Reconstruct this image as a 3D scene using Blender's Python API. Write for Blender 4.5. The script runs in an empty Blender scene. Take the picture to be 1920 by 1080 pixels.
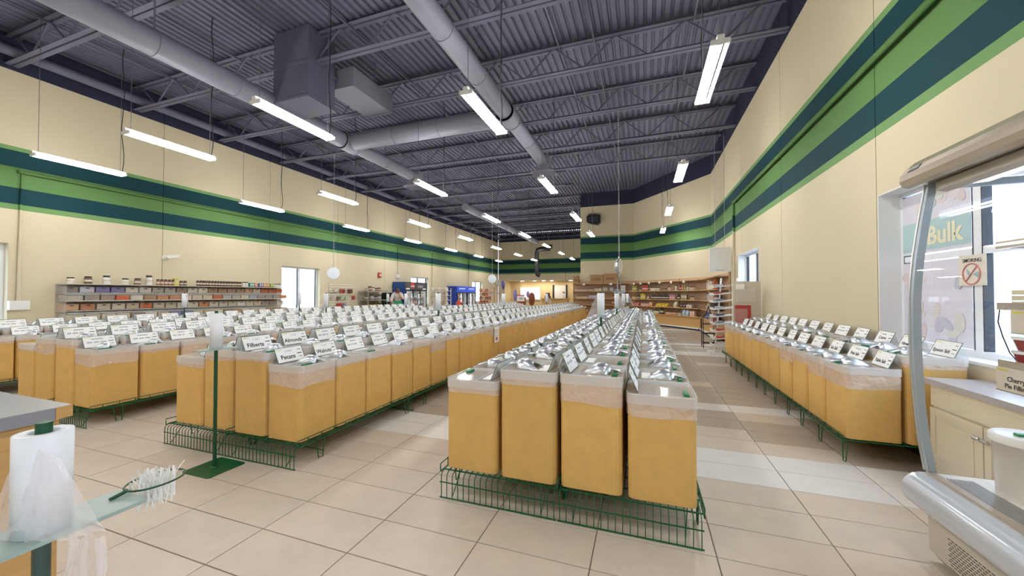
import bpy, math, random
from mathutils import Vector, Matrix

# ------------------------------------------------------------------ camera, world, exposure
SC = bpy.context.scene
COL = SC.collection
R = random.Random(11)
PI = math.pi

cam_data = bpy.data.cameras.new('camera')
cam_data.sensor_fit = 'HORIZONTAL'
cam_data.sensor_width = 36.0
cam_data.lens = 701.55 / 1920 * 36.0
cam_data.clip_start = 0.05
cam_data.clip_end = 200
cam = bpy.data.objects.new('camera', cam_data)
cam.location = (0, 0, 1.35)
cam.rotation_euler = (math.radians(90.953), 0, 0.337984)
COL.objects.link(cam)
SC.camera = cam

world = bpy.data.worlds.new('World')
SC.world = world
world.use_nodes = True
bg = world.node_tree.nodes['Background']
bg.inputs[0].default_value = (0.74, 0.85, 1.0, 1)      # even overcast daylight
bg.inputs[1].default_value = 2.6

SC.view_settings.view_transform = 'Standard'
SC.view_settings.look = 'None'
SC.view_settings.gamma = 1.0
SC.view_settings.use_curve_mapping = False
SC.view_settings.exposure = 1.22
TUBE_POWER = 34.0
SC.cycles.max_bounces = 10
SC.cycles.diffuse_bounces = 5
SC.cycles.glossy_bounces = 3
SC.cycles.transparent_max_bounces = 24
SC.cycles.caustics_reflective = False
SC.cycles.caustics_refractive = False
SC.cycles.sample_clamp_indirect = 6.0

# ------------------------------------------------------------------ helpers
def lin(c):
    return c / 12.92 if c <= 0.04045 else ((c + 0.055) / 1.055) ** 2.4

def hexc(h):
    h = h.lstrip('#')
    return tuple(lin(int(h[i:i + 2], 16) / 255) for i in (0, 2, 4)) + (1,)

MATS = {}

def mat(name, color='#888888', rough=0.5, metal=0.0, noise=0.0, nscale=20.0, alpha=1.0, emit=0.0,
        trans=0.0, rand=0.0, bump=0.0, bscale=80.0, coat=0.0, spec=0.5, stretch=None, ior=1.45):
    """procedural principled material; noise = fine colour variation, rand = variation from object to object"""
    if name in MATS:
        return MATS[name]
    m = bpy.data.materials.new(name)
    m.use_nodes = True
    nt = m.node_tree
    p = nt.nodes['Principled BSDF']
    c = hexc(color) if isinstance(color, str) else color
    p.inputs['Base Color'].default_value = c
    p.inputs['Roughness'].default_value = rough
    p.inputs['Metallic'].default_value = metal
    p.inputs['Specular IOR Level'].default_value = spec
    p.inputs['Coat Weight'].default_value = coat
    p.inputs['IOR'].default_value = ior
    if emit:
        p.inputs['Emission Color'].default_value = c
        p.inputs['Emission Strength'].default_value = emit
    src = None
    tc = None
    if noise or bump:
        tc = nt.nodes.new('ShaderNodeTexCoord')
        vec = tc.outputs['Object']
        if stretch:
            mp = nt.nodes.new('ShaderNodeMapping')
            mp.inputs['Scale'].default_value = stretch
            nt.links.new(vec, mp.inputs[0])
            vec = mp.outputs[0]
    if noise:
        n = nt.nodes.new('ShaderNodeTexNoise')
        n.inputs['Scale'].default_value = nscale
        n.inputs['Detail'].default_value = 4
        nt.links.new(vec, n.inputs['Vector'])
        mx = nt.nodes.new('ShaderNodeMix')
        mx.data_type = 'RGBA'
        mx.inputs[6].default_value = tuple(x * (1 - noise) for x in c[:3]) + (1,)
        mx.inputs[7].default_value = tuple(min(1, x * (1 + noise)) for x in c[:3]) + (1,)
        nt.links.new(n.outputs[0], mx.inputs[0])
        src = mx.outputs[2]
    if rand:
        oi = nt.nodes.new('ShaderNodeObjectInfo')
        hs = nt.nodes.new('ShaderNodeHueSaturation')
        mr = nt.nodes.new('ShaderNodeMapRange')
        mr.inputs[3].default_value = 1 - rand
        mr.inputs[4].default_value = 1 + rand
        nt.links.new(oi.outputs['Random'], mr.inputs[0])
        nt.links.new(mr.outputs[0], hs.inputs['Value'])
        hs.inputs['Color'].default_value = c
        if src:
            nt.links.new(src, hs.inputs['Color'])
        src = hs.outputs[0]
    if src:
        nt.links.new(src, p.inputs['Base Color'])
    if bump:
        b = nt.nodes.new('ShaderNodeTexNoise')
        b.inputs['Scale'].default_value = bscale
        nt.links.new(vec, b.inputs['Vector'])
        bp = nt.nodes.new('ShaderNodeBump')
        bp.inputs['Strength'].default_value = bump
        bp.inputs['Distance'].default_value = 0.035 if trans else 0.01
        nt.links.new(b.outputs[0], bp.inputs['Height'])
        nt.links.new(bp.outputs[0], p.inputs['Normal'])
    if trans:
        out = nt.nodes['Material Output']
        t = nt.nodes.new('ShaderNodeBsdfTransparent')
        ms = nt.nodes.new('ShaderNodeMixShader')
        ms.inputs[0].default_value = 1 - trans
        nt.links.new(t.outputs[0], ms.inputs[1])
        nt.links.new(p.outputs[0], ms.inputs[2])
        nt.links.new(ms.outputs[0], out.inputs[0])
    MATS[name] = m
    return m

def glass(name, tint=(1, 1, 1, 1), refl=0.03, rough=0.0):
    """thin sheet: light goes straight through, with the sheet's grazing reflection"""
    if name in MATS:
        return MATS[name]
    m = bpy.data.materials.new(name)
    m.use_nodes = True
    nt = m.node_tree
    nt.nodes.remove(nt.nodes['Principled BSDF'])
    out = nt.nodes['Material Output']
    t = nt.nodes.new('ShaderNodeBsdfTransparent')
    t.inputs[0].default_value = tint
    g = nt.nodes.new('ShaderNodeBsdfGlossy')
    g.inputs['Roughness'].default_value = rough
    fr = nt.nodes.new('ShaderNodeLayerWeight')
    pw = nt.nodes.new('ShaderNodeMath')
    pw.operation = 'POWER'
    pw.inputs[1].default_value = 4.0
    nt.links.new(fr.outputs['Facing'], pw.inputs[0])
    ma = nt.nodes.new('ShaderNodeMath')
    ma.operation = 'MULTIPLY_ADD'
    ma.inputs[1].default_value = 0.5
    ma.inputs[2].default_value = refl
    nt.links.new(pw.outputs[0], ma.inputs[0])
    ms = nt.nodes.new('ShaderNodeMixShader')
    nt.links.new(ma.outputs[0], ms.inputs[0])
    nt.links.new(t.outputs[0], ms.inputs[1])
    nt.links.new(g.outputs[0], ms.inputs[2])
    nt.links.new(ms.outputs[0], out.inputs[0])
    MATS[name] = m
    return m

class MB:
    """mesh builder: collects shapes, build() links them as ONE mesh object"""
    def __init__(s):
        s.v, s.f, s.m, s.s = [], [], [], []

    def add(s, vs, fs, mi=0, sm=False):
        o = len(s.v)
        s.v += [tuple(p) for p in vs]
        for f in fs:
            s.f.append(tuple(i + o for i in f))
            s.m.append(mi)
            s.s.append(sm)
        return s

    def box(s, x0, x1, y0, y1, z0, z1, mi=0):
        vs = [(x0, y0, z0), (x1, y0, z0), (x1, y1, z0), (x0, y1, z0), (x0, y0, z1), (x1, y0, z1), (x1, y1, z1), (x0, y1, z1)]
        return s.add(vs, [(3, 2, 1, 0), (4, 5, 6, 7), (0, 1, 5, 4), (1, 2, 6, 5), (2, 3, 7, 6), (3, 0, 4, 7)], mi)

    def bar(s, p, q, w, h, up=(0, 0, 1), mi=0):
        """box beam from p to q, w wide, h high"""
        p, q = Vector(p), Vector(q)
        d = (q - p).normalized()
        u = Vector(up)
        a = d.cross(u)
        if a.length < 1e-5:
            u = Vector((1, 0, 0)); a = d.cross(u)
        a.normalize(); u = a.cross(d).normalized()
        a *= w / 2; u *= h / 2
        vs = [p - a - u, p + a - u, p + a + u, p - a + u, q - a - u, q + a - u, q + a + u, q - a + u]
        return s.add(vs, [(0, 1, 2, 3), (7, 6, 5, 4), (0, 4, 5, 1), (1, 5, 6, 2), (2, 6, 7, 3), (3, 7, 4, 0)], mi)

    def tube(s, pts, r, n=5, mi=0, closed=False, caps=True, sm=True):
        P = [Vector(p) for p in pts]
        N = len(P)
        if N < 2:
            return s
        prev = None
        rings = []
        for i in range(N):
            if closed:
                t = P[(i + 1) % N] - P[i - 1]
            else:
                t = P[min(i + 1, N - 1)] - P[max(i - 1, 0)]
            t.normalize()
            if prev is None:
                a = t.orthogonal().normalized()
            else:
                a = prev - t * prev.dot(t)
                if a.length < 1e-6:
                    a = t.orthogonal()
                a.normalize()
            prev = a
            b = t.cross(a)
            rr = r[i] if isinstance(r, (list, tuple)) else r
            rings.append([P[i] + (a * math.cos(2 * PI * k / n) + b * math.sin(2 * PI * k / n)) * rr for k in range(n)])
        vs = [v for g in rings for v in g]
        fs = []
        for i in range(N if closed else N - 1):
            j = (i + 1) % N
            for k in range(n):
                fs.append((i * n + k, i * n + (k + 1) % n, j * n + (k + 1) % n, j * n + k))
        s.add(vs, fs, mi, sm)
        if caps and not closed:
            s.add(rings[0], [tuple(reversed(range(n)))], mi)
            s.add(rings[-1], [tuple(range(n))], mi)
        return s

    def lathe(s, prof, n=16, c=(0, 0, 0), axis='z', mi=0, sm=True, caps=True):
        def pt(r, z, a):
            x, y = r * math.cos(a), r * math.sin(a)
            if axis == 'z':
                return (c[0] + x, c[1] + y, c[2] + z)
            if axis == 'x':
                return (c[0] + z, c[1] + x, c[2] + y)
            return (c[0] + y, c[1] + z, c[2] + x)
        vs = [pt(r, z, 2 * PI * k / n) for r, z in prof for k in range(n)]
        fs = []
        for i in range(len(prof) - 1):
            for k in range(n):
                fs.append((i * n + k, i * n + (k + 1) % n, (i + 1) * n + (k + 1) % n, (i + 1) * n + k))
        s.add(vs, fs, mi, sm)
        if caps:
            if prof[0][0] > 1e-4:
                s.add(vs[:n], [tuple(reversed(range(n)))], mi)
            if prof[-1][0] > 1e-4:
                s.add(vs[-n:], [tuple(range(n))], mi)
        return s

    def prism(s, poly, a0, a1, axis='y', mi=0, sm=False):
        """polygon in the plane across axis, pushed from a0 to a1"""
        def pt(p, a):
            if axis == 'y':
                return (p[0], a, p[1])
            if axis == 'x':
                return (a, p[0], p[1])
            return (p[0], p[1], a)
        n = len(poly)
        A = [pt(p, a0) for p in poly]
        B = [pt(p, a1) for p in poly]
        fs = [(i, (i + 1) % n, n + (i + 1) % n, n + i) for i in range(n)]
        s.add(A + B, fs, mi, sm)
        s.add(A, [tuple(reversed(range(n)))], mi)
        s.add(B, [tuple(range(n))], mi)
        return s

    def rbox(s, w, d, z0, z1, r, k=3, c=(0, 0), mi=0, top=True, bottom=True, sm=False):
        s.prism(rpoly(w, d, r, k, c), z0, z1, 'z', mi, sm) if top and bottom else s.wall(rpoly(w, d, r, k, c), z0, z1, mi, sm)
        if top and not bottom:
            q = rpoly(w, d, r, k, c)
            s.add([(x, y, z1) for x, y in q], [tuple(range(len(q)))], mi)
        return s

    def wall(s, poly, z0, z1, mi=0, sm=False):
        n = len(poly)
        z0 = z0 if isinstance(z0, (list, tuple)) else [z0] * n
        vs = [(p[0], p[1], z) for p, z in zip(poly, z0)] + [(p[0], p[1], z1) for p in poly]
        return s.add(vs, [(i, (i + 1) % n, n + (i + 1) % n, n + i) for i in range(n)], mi, sm)

    def mesh(s, name, mats):
        me = bpy.data.meshes.new(name)
        me.from_pydata(s.v, [], s.f)
        for m in (mats if isinstance(mats, (list, tuple)) else [mats]):
            me.materials.append(m)
        me.polygons.foreach_set('material_index', s.m)
        me.polygons.foreach_set('use_smooth', s.s)
        me.update()
        return me

    def build(s, name, mats, parent=None, loc=None, rot=None):
        return obj(name, s.mesh(name, mats), parent, loc, rot)

def rpoly(w, d, r, k=3, c=(0, 0)):
    out = []
    for sx, sy, a0 in ((1, 1, 0), (-1, 1, PI / 2), (-1, -1, PI), (1, -1, 1.5 * PI)):
        for i in range(k + 1):
            a = a0 + PI / 2 * i / k
            out.append((c[0] + sx * (w / 2 - r) + r * math.cos(a), c[1] + sy * (d / 2 - r) + r * math.sin(a)))
    return out

def obj(name, me, parent=None, loc=None, rot=None, scale=None):
    o = bpy.data.objects.new(name, me)
    COL.objects.link(o)
    if parent is not None:
        o.parent = parent
    if loc is not None:
        o.location = loc
    if rot is not None:
        o.rotation_euler = rot if isinstance(rot, (list, tuple)) else (0, 0, rot)
    if scale is not None:
        o.scale = scale
    return o

def tag(o, label, cat, group=None):
    o['label'] = label
    o['category'] = cat
    if group:
        o['group'] = group
    return o

def thing(name, label, cat, loc=(0, 0, 0), rot=0, group=None):
    o = bpy.data.objects.new(name, None)
    o.empty_display_size = 0.1
    COL.objects.link(o)
    o.location = loc
    o.rotation_euler = rot if isinstance(rot, (list, tuple)) else (0, 0, rot)
    return tag(o, label, cat, group)

def struct(o):
    o['kind'] = 'structure'
    return o

def stuff(o):
    o['kind'] = 'stuff'
    return o

def copy_tree(o, parent=None):
    c = o.copy()
    COL.objects.link(c)
    c.parent = parent
    for ch in list(o.children):
        copy_tree(ch, c)
    return c

_T = {}

def text_mesh(txt, size, material, bold=0.0, align='CENTER', extrude=0.0004):
    """the words as a flat mesh in the XY plane, centred on the origin"""
    key = (txt, size, material.name, bold, align)
    if key in _T:
        return _T[key]
    cu = bpy.data.curves.new('lettering', 'FONT')
    cu.body = txt
    cu.size = size
    cu.align_x = align
    cu.align_y = 'CENTER'
    cu.offset = bold
    cu.extrude = extrude
    cu.resolution_u = 3
    t = bpy.data.objects.new('lettering', cu)
    COL.objects.link(t)
    dg = bpy.context.evaluated_depsgraph_get()
    me = bpy.data.meshes.new_from_object(t.evaluated_get(dg))
    me.name = 'lettering'
    me.materials.clear()
    me.materials.append(material)
    bpy.data.objects.remove(t)
    bpy.data.curves.remove(cu)
    _T[key] = me
    return me

ORD = ['first', 'second', 'third', 'fourth', 'fifth', 'sixth', 'seventh', 'eighth', 'ninth', 'tenth', 'eleventh', 'twelfth',
       'thirteenth', 'fourteenth', 'fifteenth', 'sixteenth', 'seventeenth', 'eighteenth', 'nineteenth', 'twentieth',
       'twenty-first', 'twenty-second', 'twenty-third', 'twenty-fourth', 'twenty-fifth', 'twenty-sixth', 'twenty-seventh',
       'twenty-eighth', 'twenty-ninth', 'thirtieth']
ORD += ['thirty-' + x for x in ORD[:9]] + ['fortieth'] + ['forty-' + x for x in ORD[:9]]

# ------------------------------------------------------------------ materials
M_white = mat('white_paint', '#e6e6e4', 0.45)
M_steel = mat('brushed_steel', '#c9ccd0', 0.28, 0.9, noise=0.06, nscale=60)
M_alu = mat('scoop_aluminium', '#d6dbe2', 0.30, 0.88)
M_black = mat('black_plastic', '#17181b', 0.45)
M_green = mat('green_enamel', '#0c5a34', 0.35, noise=0.12, nscale=30)
M_dgreen = mat('dark_green_plastic', '#0d4a2c', 0.4)
M_lime = mat('lid_handle_green', '#1f7a4c', 0.4)
M_fibre = mat('fibre_board', '#d8af66', 0.62, noise=0.13, nscale=14, rand=0.06, bump=0.12, bscale=260)
M_film = mat('clear_bag_film', '#f6f0f2', 0.12, trans=0.60, bump=0.75, bscale=18, spec=1.0, coat=0.7)
M_filmclear = mat('thin_clear_film', '#fbf6fb', 0.12, trans=0.62, bump=0.35, bscale=16, spec=1.0, coat=0.7)
M_lid = mat('clear_acrylic_lid', '#eef1f3', 0.08, trans=0.52, spec=0.7)
M_card = mat('sign_card', '#f7f7f5', 0.5)
M_holder = mat('clear_sign_holder', '#e4ecea', 0.1, trans=0.72)
M_ink = mat('print_ink', '#2a2a30', 0.6)
M_inkgrey = mat('print_ink_grey', '#b4b6be', 0.6)
M_yellow = mat('yellow_print', '#d9d04a', 0.6)
M_navy = mat('navy_steel', '#5c5d70', 0.6, noise=0.1, nscale=3)
M_duct = mat('duct_steel', '#7a7c8a', 0.5, noise=0.08, nscale=4)
M_wood = mat('light_wood', '#c69d63', 0.5, noise=0.16, nscale=6, stretch=(1, 1, 9))
M_ply = mat('shelf_plywood', '#c0a182', 0.55, noise=0.12, nscale=5, stretch=(1, 1, 6))
M_cardboard = mat('cardboard', '#a2805a', 0.75, noise=0.1, nscale=12)
M_glass = glass('clear_glass')
M_wglass = glass('window_glass', (0.93, 0.97, 1, 1))
M_frame = mat('window_frame', '#e9edf2', 0.35)
M_dark = mat('dark_gasket', '#2b2f3a', 0.5)
M_tube = mat('lamp_tube', '#fffcf8', 0.5, emit=TUBE_POWER)
CONTENT = [mat('bulk_food_' + n, c, 0.75, noise=0.3, nscale=70, bump=0.8, bscale=60) for n, c in
           (('oats', '#cbb48a'), ('flour', '#e6e0d2'), ('beans', '#8d5b3c'), ('rice', '#ded6c2'), ('cocoa', '#5b4030'), ('lentil', '#b0784a'), ('seed', '#a69a86'))]
# ------------------------------------------------------------------ the hall: floor, walls, ceiling
XL, XR, YN, YF, ZW = -11.8, 2.36, -5.0, 30.0, 6.5
YB = 19.19                                        # stepped-in wall at the back right
DG0, DG1 = (2.36, 15.39), (-0.43, YB)             # diagonal wall
XC = -3.03                                        # corner of the stepped-in wall

def wall_paint():
    m = bpy.data.materials.new('striped_wall_paint')
    m.use_nodes = True
    nt = m.node_tree
    p = nt.nodes['Principled BSDF']
    p.inputs['Roughness'].default_value = 0.75
    p.inputs['Specular IOR Level'].default_value = 0.22
    geo = nt.nodes.new('ShaderNodeNewGeometry')
    sep = nt.nodes.new('ShaderNodeSeparateXYZ')
    nt.links.new(geo.outputs['Position'], sep.inputs[0])
    dv = nt.nodes.new('ShaderNodeMath')
    dv.operation = 'DIVIDE'
    dv.inputs[1].default_value = 7.0
    nt.links.new(sep.outputs['Z'], dv.inputs[0])
    cr = nt.nodes.new('ShaderNodeValToRGB')
    cr.color_ramp.interpolation = 'CONSTANT'
    stops = [(0, '#d2c7ab'), (3.03, '#6f955f'), (3.13, '#133d45'), (3.45, '#5d824d'), (3.88, '#133d45'), (4.19, '#6f955f'), (4.29, '#d2c7ab'), (5.77, '#2b2e42')]
    el = cr.color_ramp.elements
    while len(el) < len(stops):
        el.new(0.5)
    for e, (z, c) in zip(el, stops):
        e.position = z / 7.0
        e.color = hexc(c)
    nt.links.new(dv.outputs[0], cr.inputs[0])
    n = nt.nodes.new('ShaderNodeTexNoise')
    n.inputs['Scale'].default_value = 1.3
    n.inputs['Detail'].default_value = 5
    nt.links.new(geo.outputs['Position'], n.inputs['Vector'])
    hs = nt.nodes.new('ShaderNodeHueSaturation')
    mr = nt.nodes.new('ShaderNodeMapRange')
    mr.inputs[3].default_value = 0.96
    mr.inputs[4].default_value = 1.04
    nt.links.new(n.outputs[0], mr.inputs[0])
    nt.links.new(mr.outputs[0], hs.inputs['Value'])
    nt.links.new(cr.outputs[0], hs.inputs['Color'])
    nt.links.new(hs.outputs[0], p.inputs['Base Color'])
    return m

M_wall = wall_paint()
M_tan = mat('tan_back_room_paint', '#cdb78c', 0.6, noise=0.04, nscale=2)
M_grout = mat('floor_grout', '#7d7265', 0.8, noise=0.1, nscale=5)
M_tiles = [mat('tile_taupe', '#b3a594', 0.42, noise=0.10, nscale=7, rand=0.035, bump=0.03, bscale=40),
           mat('tile_white', '#e2dfda', 0.40, noise=0.06, nscale=7, rand=0.02, bump=0.03, bscale=40),
           mat('tile_sand', '#d3c5b4', 0.42, noise=0.10, nscale=7, rand=0.035, bump=0.03, bscale=40)]

floor = struct(MB().box(XL - 0.3, XR + 0.3, YN - 0.3, YF + 6.6, -0.12, -0.004).build('floor', M_grout))
TX, TY, TX0, TY0 = 0.60574, 0.30243, -2.68059, 1.27681

def tile_mesh(k):
    b = MB()
    w, d, h, c = TX - 0.006, TY - 0.006, 0.0, 0.0015
    lo = [(-w / 2, -d / 2, -0.006), (w / 2, -d / 2, -0.006), (w / 2, d / 2, -0.006), (-w / 2, d / 2, -0.006)]
    mid = [(x, y, h - c) for x, y, _ in lo]
    hi = [(x * (1 - 2 * c / w), y * (1 - 2 * c / d), h) for x, y, _ in lo]
    vs = lo + mid + hi
    fs = [(i, (i + 1) % 4, 4 + (i + 1) % 4, 4 + i) for i in range(4)] + [(4 + i, 4 + (i + 1) % 4, 8 + (i + 1) % 4, 8 + i) for i in range(4)] + [(8, 9, 10, 11)]
    return b.add(vs, fs), M_tiles[k]

TM = []
for k in range(3):
    b, m = tile_mesh(k)
    TM.append((b, b.mesh('floor_tile', m)))
cells = []
for i in range(-16, 9):
    for j in range(-21, 95):
        x, y = TX0 + (i + 0.5) * TX, TY0 + (j + 0.5) * TY
        if not (XL - 0.2 < x < XR + 0.1 and YN < y < YF):
            continue
        k = 1 if j % 20 in (6, 7, 12) else (2 if j < 6 else 0)
        if k == 0 and R.random() < 0.12:
            k = 2
        dep = -x * math.sin(0.338) + y * math.cos(0.338)
        lat = x * math.cos(0.338) + y * math.sin(0.338)
        seen = dep > 1.4 and abs(lat) < dep * 1.45
        cells.append((dep if seen else 1000 + abs(y) + abs(x), x, y, k))
cells.sort()
for n, (d, x, y, k) in enumerate(cells[:300]):
    obj('floor_tile', TM[k][1], floor, (x, y, 0))
far = MB()
for d, x, y, k in cells[300:]:
    b = TM[k][0]
    far.add([(v[0] + x, v[1] + y, v[2]) for v in b.v], b.f, k)
stuff(far.build('floor_tile_field', M_tiles, floor))

def slab(b, a0, a1, holes, put):
    """wall rectangle a0..a1 by 0..ZW less its holes, as boxes"""
    ays = sorted({a0, a1} | {min(max(v, a0), a1) for h in holes for v in h[:2]})
    zs = sorted({0, ZW} | {v for h in holes for v in h[2:]})
    for u0, u1 in zip(ays, ays[1:]):
        run = []
        for z0, z1 in zip(zs, zs[1:]):
            cu, cz = (u0 + u1) / 2, (z0 + z1) / 2
            if any(h[0] < cu < h[1] and h[2] < cz < h[3] for h in holes):
                continue
            if run and abs(run[-1][1] - z0) < 1e-6:
                run[-1][1] = z1
            else:
                run.append([z0, z1])
        for z0, z1 in run:
            put(b, u0, u1, z0, z1)

def panelled_wall(name, a0, a1, joints, holes, front, back, M=None):
    """front(b, u0,u1,z0,z1) puts the panel skin, back(...) the structure behind it"""
    b = MB()
    slab(b, a0, a1, holes, back)
    w = struct(b.build(name, M_wall))
    js = [a0] + [j for j in joints if a0 + 0.2 < j < a1 - 0.2] + [a1]
    for j0, j1 in zip(js, js[1:]):
        b = MB()
        slab(b, j0 + 0.006, j1 - 0.006, holes, front)
        b.build('wall_panel', M or M_wall, w)
    return w

WIN_L = [(1.9, 3.65, 0.8, 2.36), (9.56, 11.18, 0.8, 2.34), (17.2, 18.95, 0.8, 2.3), (24.8, 26.7, 0.8, 2.3)]
WIN_R = [(-4.56, 5.04, 0.84, 2.40), (9.43, 11.27, 0.84, 2.38)]
panelled_wall('wall_left', YN, YF, [0.25, 3.2, 6.15, 9.1, 12.05, 15.0, 17.95, 20.9, 23.85, 26.8], WIN_L,
              lambda b, u0, u1, z0, z1: b.box(XL - 0.1, XL, u0, u1, z0, z1),
              lambda b, u0, u1, z0, z1: b.box(XL - 0.22, XL - 0.1, u0, u1, z0, z1))
panelled_wall('wall_right', YN, 15.39, [-0.9, 2.1, 5.06, 7.98, 10.93, 13.2], WIN_R,
              lambda b, u0, u1, z0, z1: b.box(XR, XR + 0.1, u0, u1, z0, z1),
              lambda b, u0, u1, z0, z1: b.box(XR + 0.1, XR + 0.22, u0, u1, z0, z1))
panelled_wall('wall_back', XL, XC, [XL + 1.46 * k for k in range(1, 6)], [(-11.2, XC - 0.4, -1, 2.5)],
              lambda b, u0, u1, z0, z1: b.box(u0, u1, YF, YF + 0.1, max(z0, 0), z1),
              lambda b, u0, u1, z0, z1: b.box(u0, u1, YF + 0.1, YF + 0.22, max(z0, 0), z1))
struct(MB().box(XC, DG1[0], YB, YB + 0.2, 0, ZW).build('wall_step', M_wall))
struct(MB().box(XC, XC + 0.2, YB + 0.2, YF, 0, ZW).build('wall_step_side', M_wall))
dgv = Vector((DG1[0] - DG0[0], DG1[1] - DG0[1], 0))
dgn = Vector((-dgv.y, dgv.x, 0)).normalized()      # into the hall
if dgn.y > 0:
    dgn = -dgn
b = MB()
p0, p1 = Vector((*DG0, 0)), Vector((*DG1, 0))
q = [p0, p1, p1 - dgn * 0.2, p0 - dgn * 0.2]
b.prism([(v.x, v.y) for v in q], 0, ZW, 'z')
struct(b.build('wall_diagonal', M_wall))
struct(MB().box(XL - 0.2, XR + 0.2, YN - 0.2, YN, 0, ZW).build('wall_front', M_wall))

# back room seen through the wide opening under the far wall
alc = struct(MB().box(-11.4, XC, YF + 1.7, YF + 1.9, 0, 2.7).build('wall_back_room', M_tan))
struct(MB().box(-11.4, -11.2, YF + 0.22, YF + 1.7, 0, 2.7).build('wall_back_room_left', M_tan))
struct(MB().box(XC - 0.4, XC - 0.2, YF + 0.22, YF + 1.7, 0, 2.7).build('wall_back_room_right', M_tan))
struct(MB().box(-11.4, XC, YF + 0.22, YF + 1.9, 2.5, 2.7).build('ceiling_back_room', mat('back_room_ceiling', '#e2dccb', 0.7)))

# ribbed steel deck with open-web joists
b = MB()
x = XL - 0.2
prof = []
while x < XR + 0.2:
    prof += [(x, 6.50), (x + 0.085, 6.50), (x + 0.1, 6.545), (x + 0.14, 6.545)]
    x += 0.155
vs = [(p[0], YN, p[1]) for p in prof] + [(p[0], YF, p[1]) for p in prof]
n = len(prof)
b.add(vs, [(i, i + 1, n + i + 1, n + i) for i in range(n - 1)])
b.box(XL - 0.2, XR + 0.2, YN, YF, 6.56, 6.62)
ceiling = struct(b.build('ceiling', M_navy))

def joist_meshes(x0, x1):
    b = MB()
    for z, h in ((5.88, 0.07), (6.42, 0.07)):
        for s in (-1, 1):
            yy = s * 0.055
            b.box(x0, x1, yy - 0.038, yy + 0.038, z, z + 0.010)
            b.box(x0, x1, s * 0.017 - 0.006, s * 0.017 + 0.006, z, z + h)
    w = MB()
    k = 0
    x = x0 + 0.15
    while x + 0.62 < x1:
        a = (x, 0, 5.91 if k % 2 else 6.45)
        c = (x + 0.62, 0, 6.45 if k % 2 else 5.91)
        w.bar(a, c, 0.028, 0.028)
        x += 0.62
        k += 1
    return b.mesh('joist', M_navy), w.mesh('joist_web', M_navy)

JA, JB = joist_meshes(XL, XR), joist_meshes(XL, XC)
JOIST_Y = [3.64 + 1.95 * k for k in range(-4, 14)]
for y in JOIST_Y:
    me, wm = JA if y < 15 else JB
    j = obj('joist', me, ceiling, (0, y, 0))
    obj('joist_web', wm, j)
for xx in (-10.4, -8.2, -5.2, -1.6, -0.9, 0.9):
    MB().bar((xx, YN, 6.40), (xx, 15.2 if xx > -3 else YF, 6.40), 0.035, 0.035).build('bridging_rod', M_navy, ceiling)

# windows
def window_y(n, xg, side, y0, y1, z0, z1, mull, transom=None):
    b = MB()
    f = 0.055
    xa, xb = xg - 0.03, xg + 0.03
    b.box(xa, xb, y0, y1, z0, z0 + f); b.box(xa, xb, y0, y1, z1 - f, z1)
    b.box(xa, xb, y0, y0 + f, z0 + f, z1 - f); b.box(xa, xb, y1 - f, y1, z0 + f, z1 - f)
    for m in mull:
        b.box(xa, xb, m - f * 0.7, m + f * 0.7, z0 + f, z1 - f)
    ys = [y0 + f] + [v for m in mull for v in (m - f * 0.7, m + f * 0.7)] + [y1 - f]
    if transom:
        for a, c in zip(ys[::2], ys[1::2]):
            b.box(xa, xb, a, c, transom - 0.028, transom + 0.028)
    w = struct(b.build('window_%d' % n, M_frame))
    for a, c in zip(ys[::2], ys[1::2]):
        if transom:
            for za, zb in ((z0 + f, transom - 0.028), (transom + 0.028, z1 - f)):
                MB().box(xg - 0.003, xg + 0.003, a, c, za, zb).build('pane', M_wglass, w)
        else:
            MB().box(xg - 0.003, xg + 0.003, a, c, z0 + f, z1 - f).build('pane', M_wglass, w)
        g = MB()
        g.box(xa - 0.002 * side, xb, a, a + 0.012, z0 + f, z1 - f); g.box(xa, xb, c - 0.012, c, z0 + f, z1 - f)
        g.build('gasket', M_dark, w)
    sx = (xg - 0.03, xg - 0.22) if side > 0 else (xg + 0.03, xg + 0.22)
    MB().box(min(sx), max(sx), y0, y1, z0 - 0.02, z0 + 0.004).build('window_sill', M_white, w)
    return w

for n, (y0, y1, z0, z1) in enumerate(WIN_L):
    window_y(n + 1, XL - 0.19, -1, y0, y1, z0, z1, [(y0 + y1) / 2])
window_y(5, 2.57, 1, -4.56, 5.04, 0.84, 2.40, [-3.6, -2.64, -1.68, -0.72, 0.24, 1.2, 2.16, 3.12, 4.08], 1.70)
window_y(6, 2.57, 1, 9.43, 11.27, 0.84, 2.38, [10.35])
tr = MB()
for y0, y1, z0, z1 in WIN_R:
    tr.box(XR - 0.002, 2.54, y1 - 0.012, y1 - 0.001, z0, z1); tr.box(XR - 0.002, 2.54, y0 + 0.001, y0 + 0.012, z0, z1); tr.box(XR - 0.002, 2.54, y0 + 0.012, y1 - 0.012, z1 - 0.012, z1 - 0.001)
    struct(tr.build('trim_%d' % (1 if y0 < 0 else 2), M_white))
    tr = MB()
# pale ground outside, so that daylight comes in as from a bright car park
struct(MB().box(XR + 0.3, 40, -30, 45, -0.4, -0.25).build('ground_outside_right', mat('pale_asphalt', '#b9bcc2', 0.9, noise=0.08, nscale=2)))
struct(MB().box(-50, XL - 0.3, -30, 45, -0.4, -0.25).build('ground_outside_left', MATS['pale_asphalt']))

# ------------------------------------------------------------------ pendant fluorescent lights
LZ = 3.85

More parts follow.
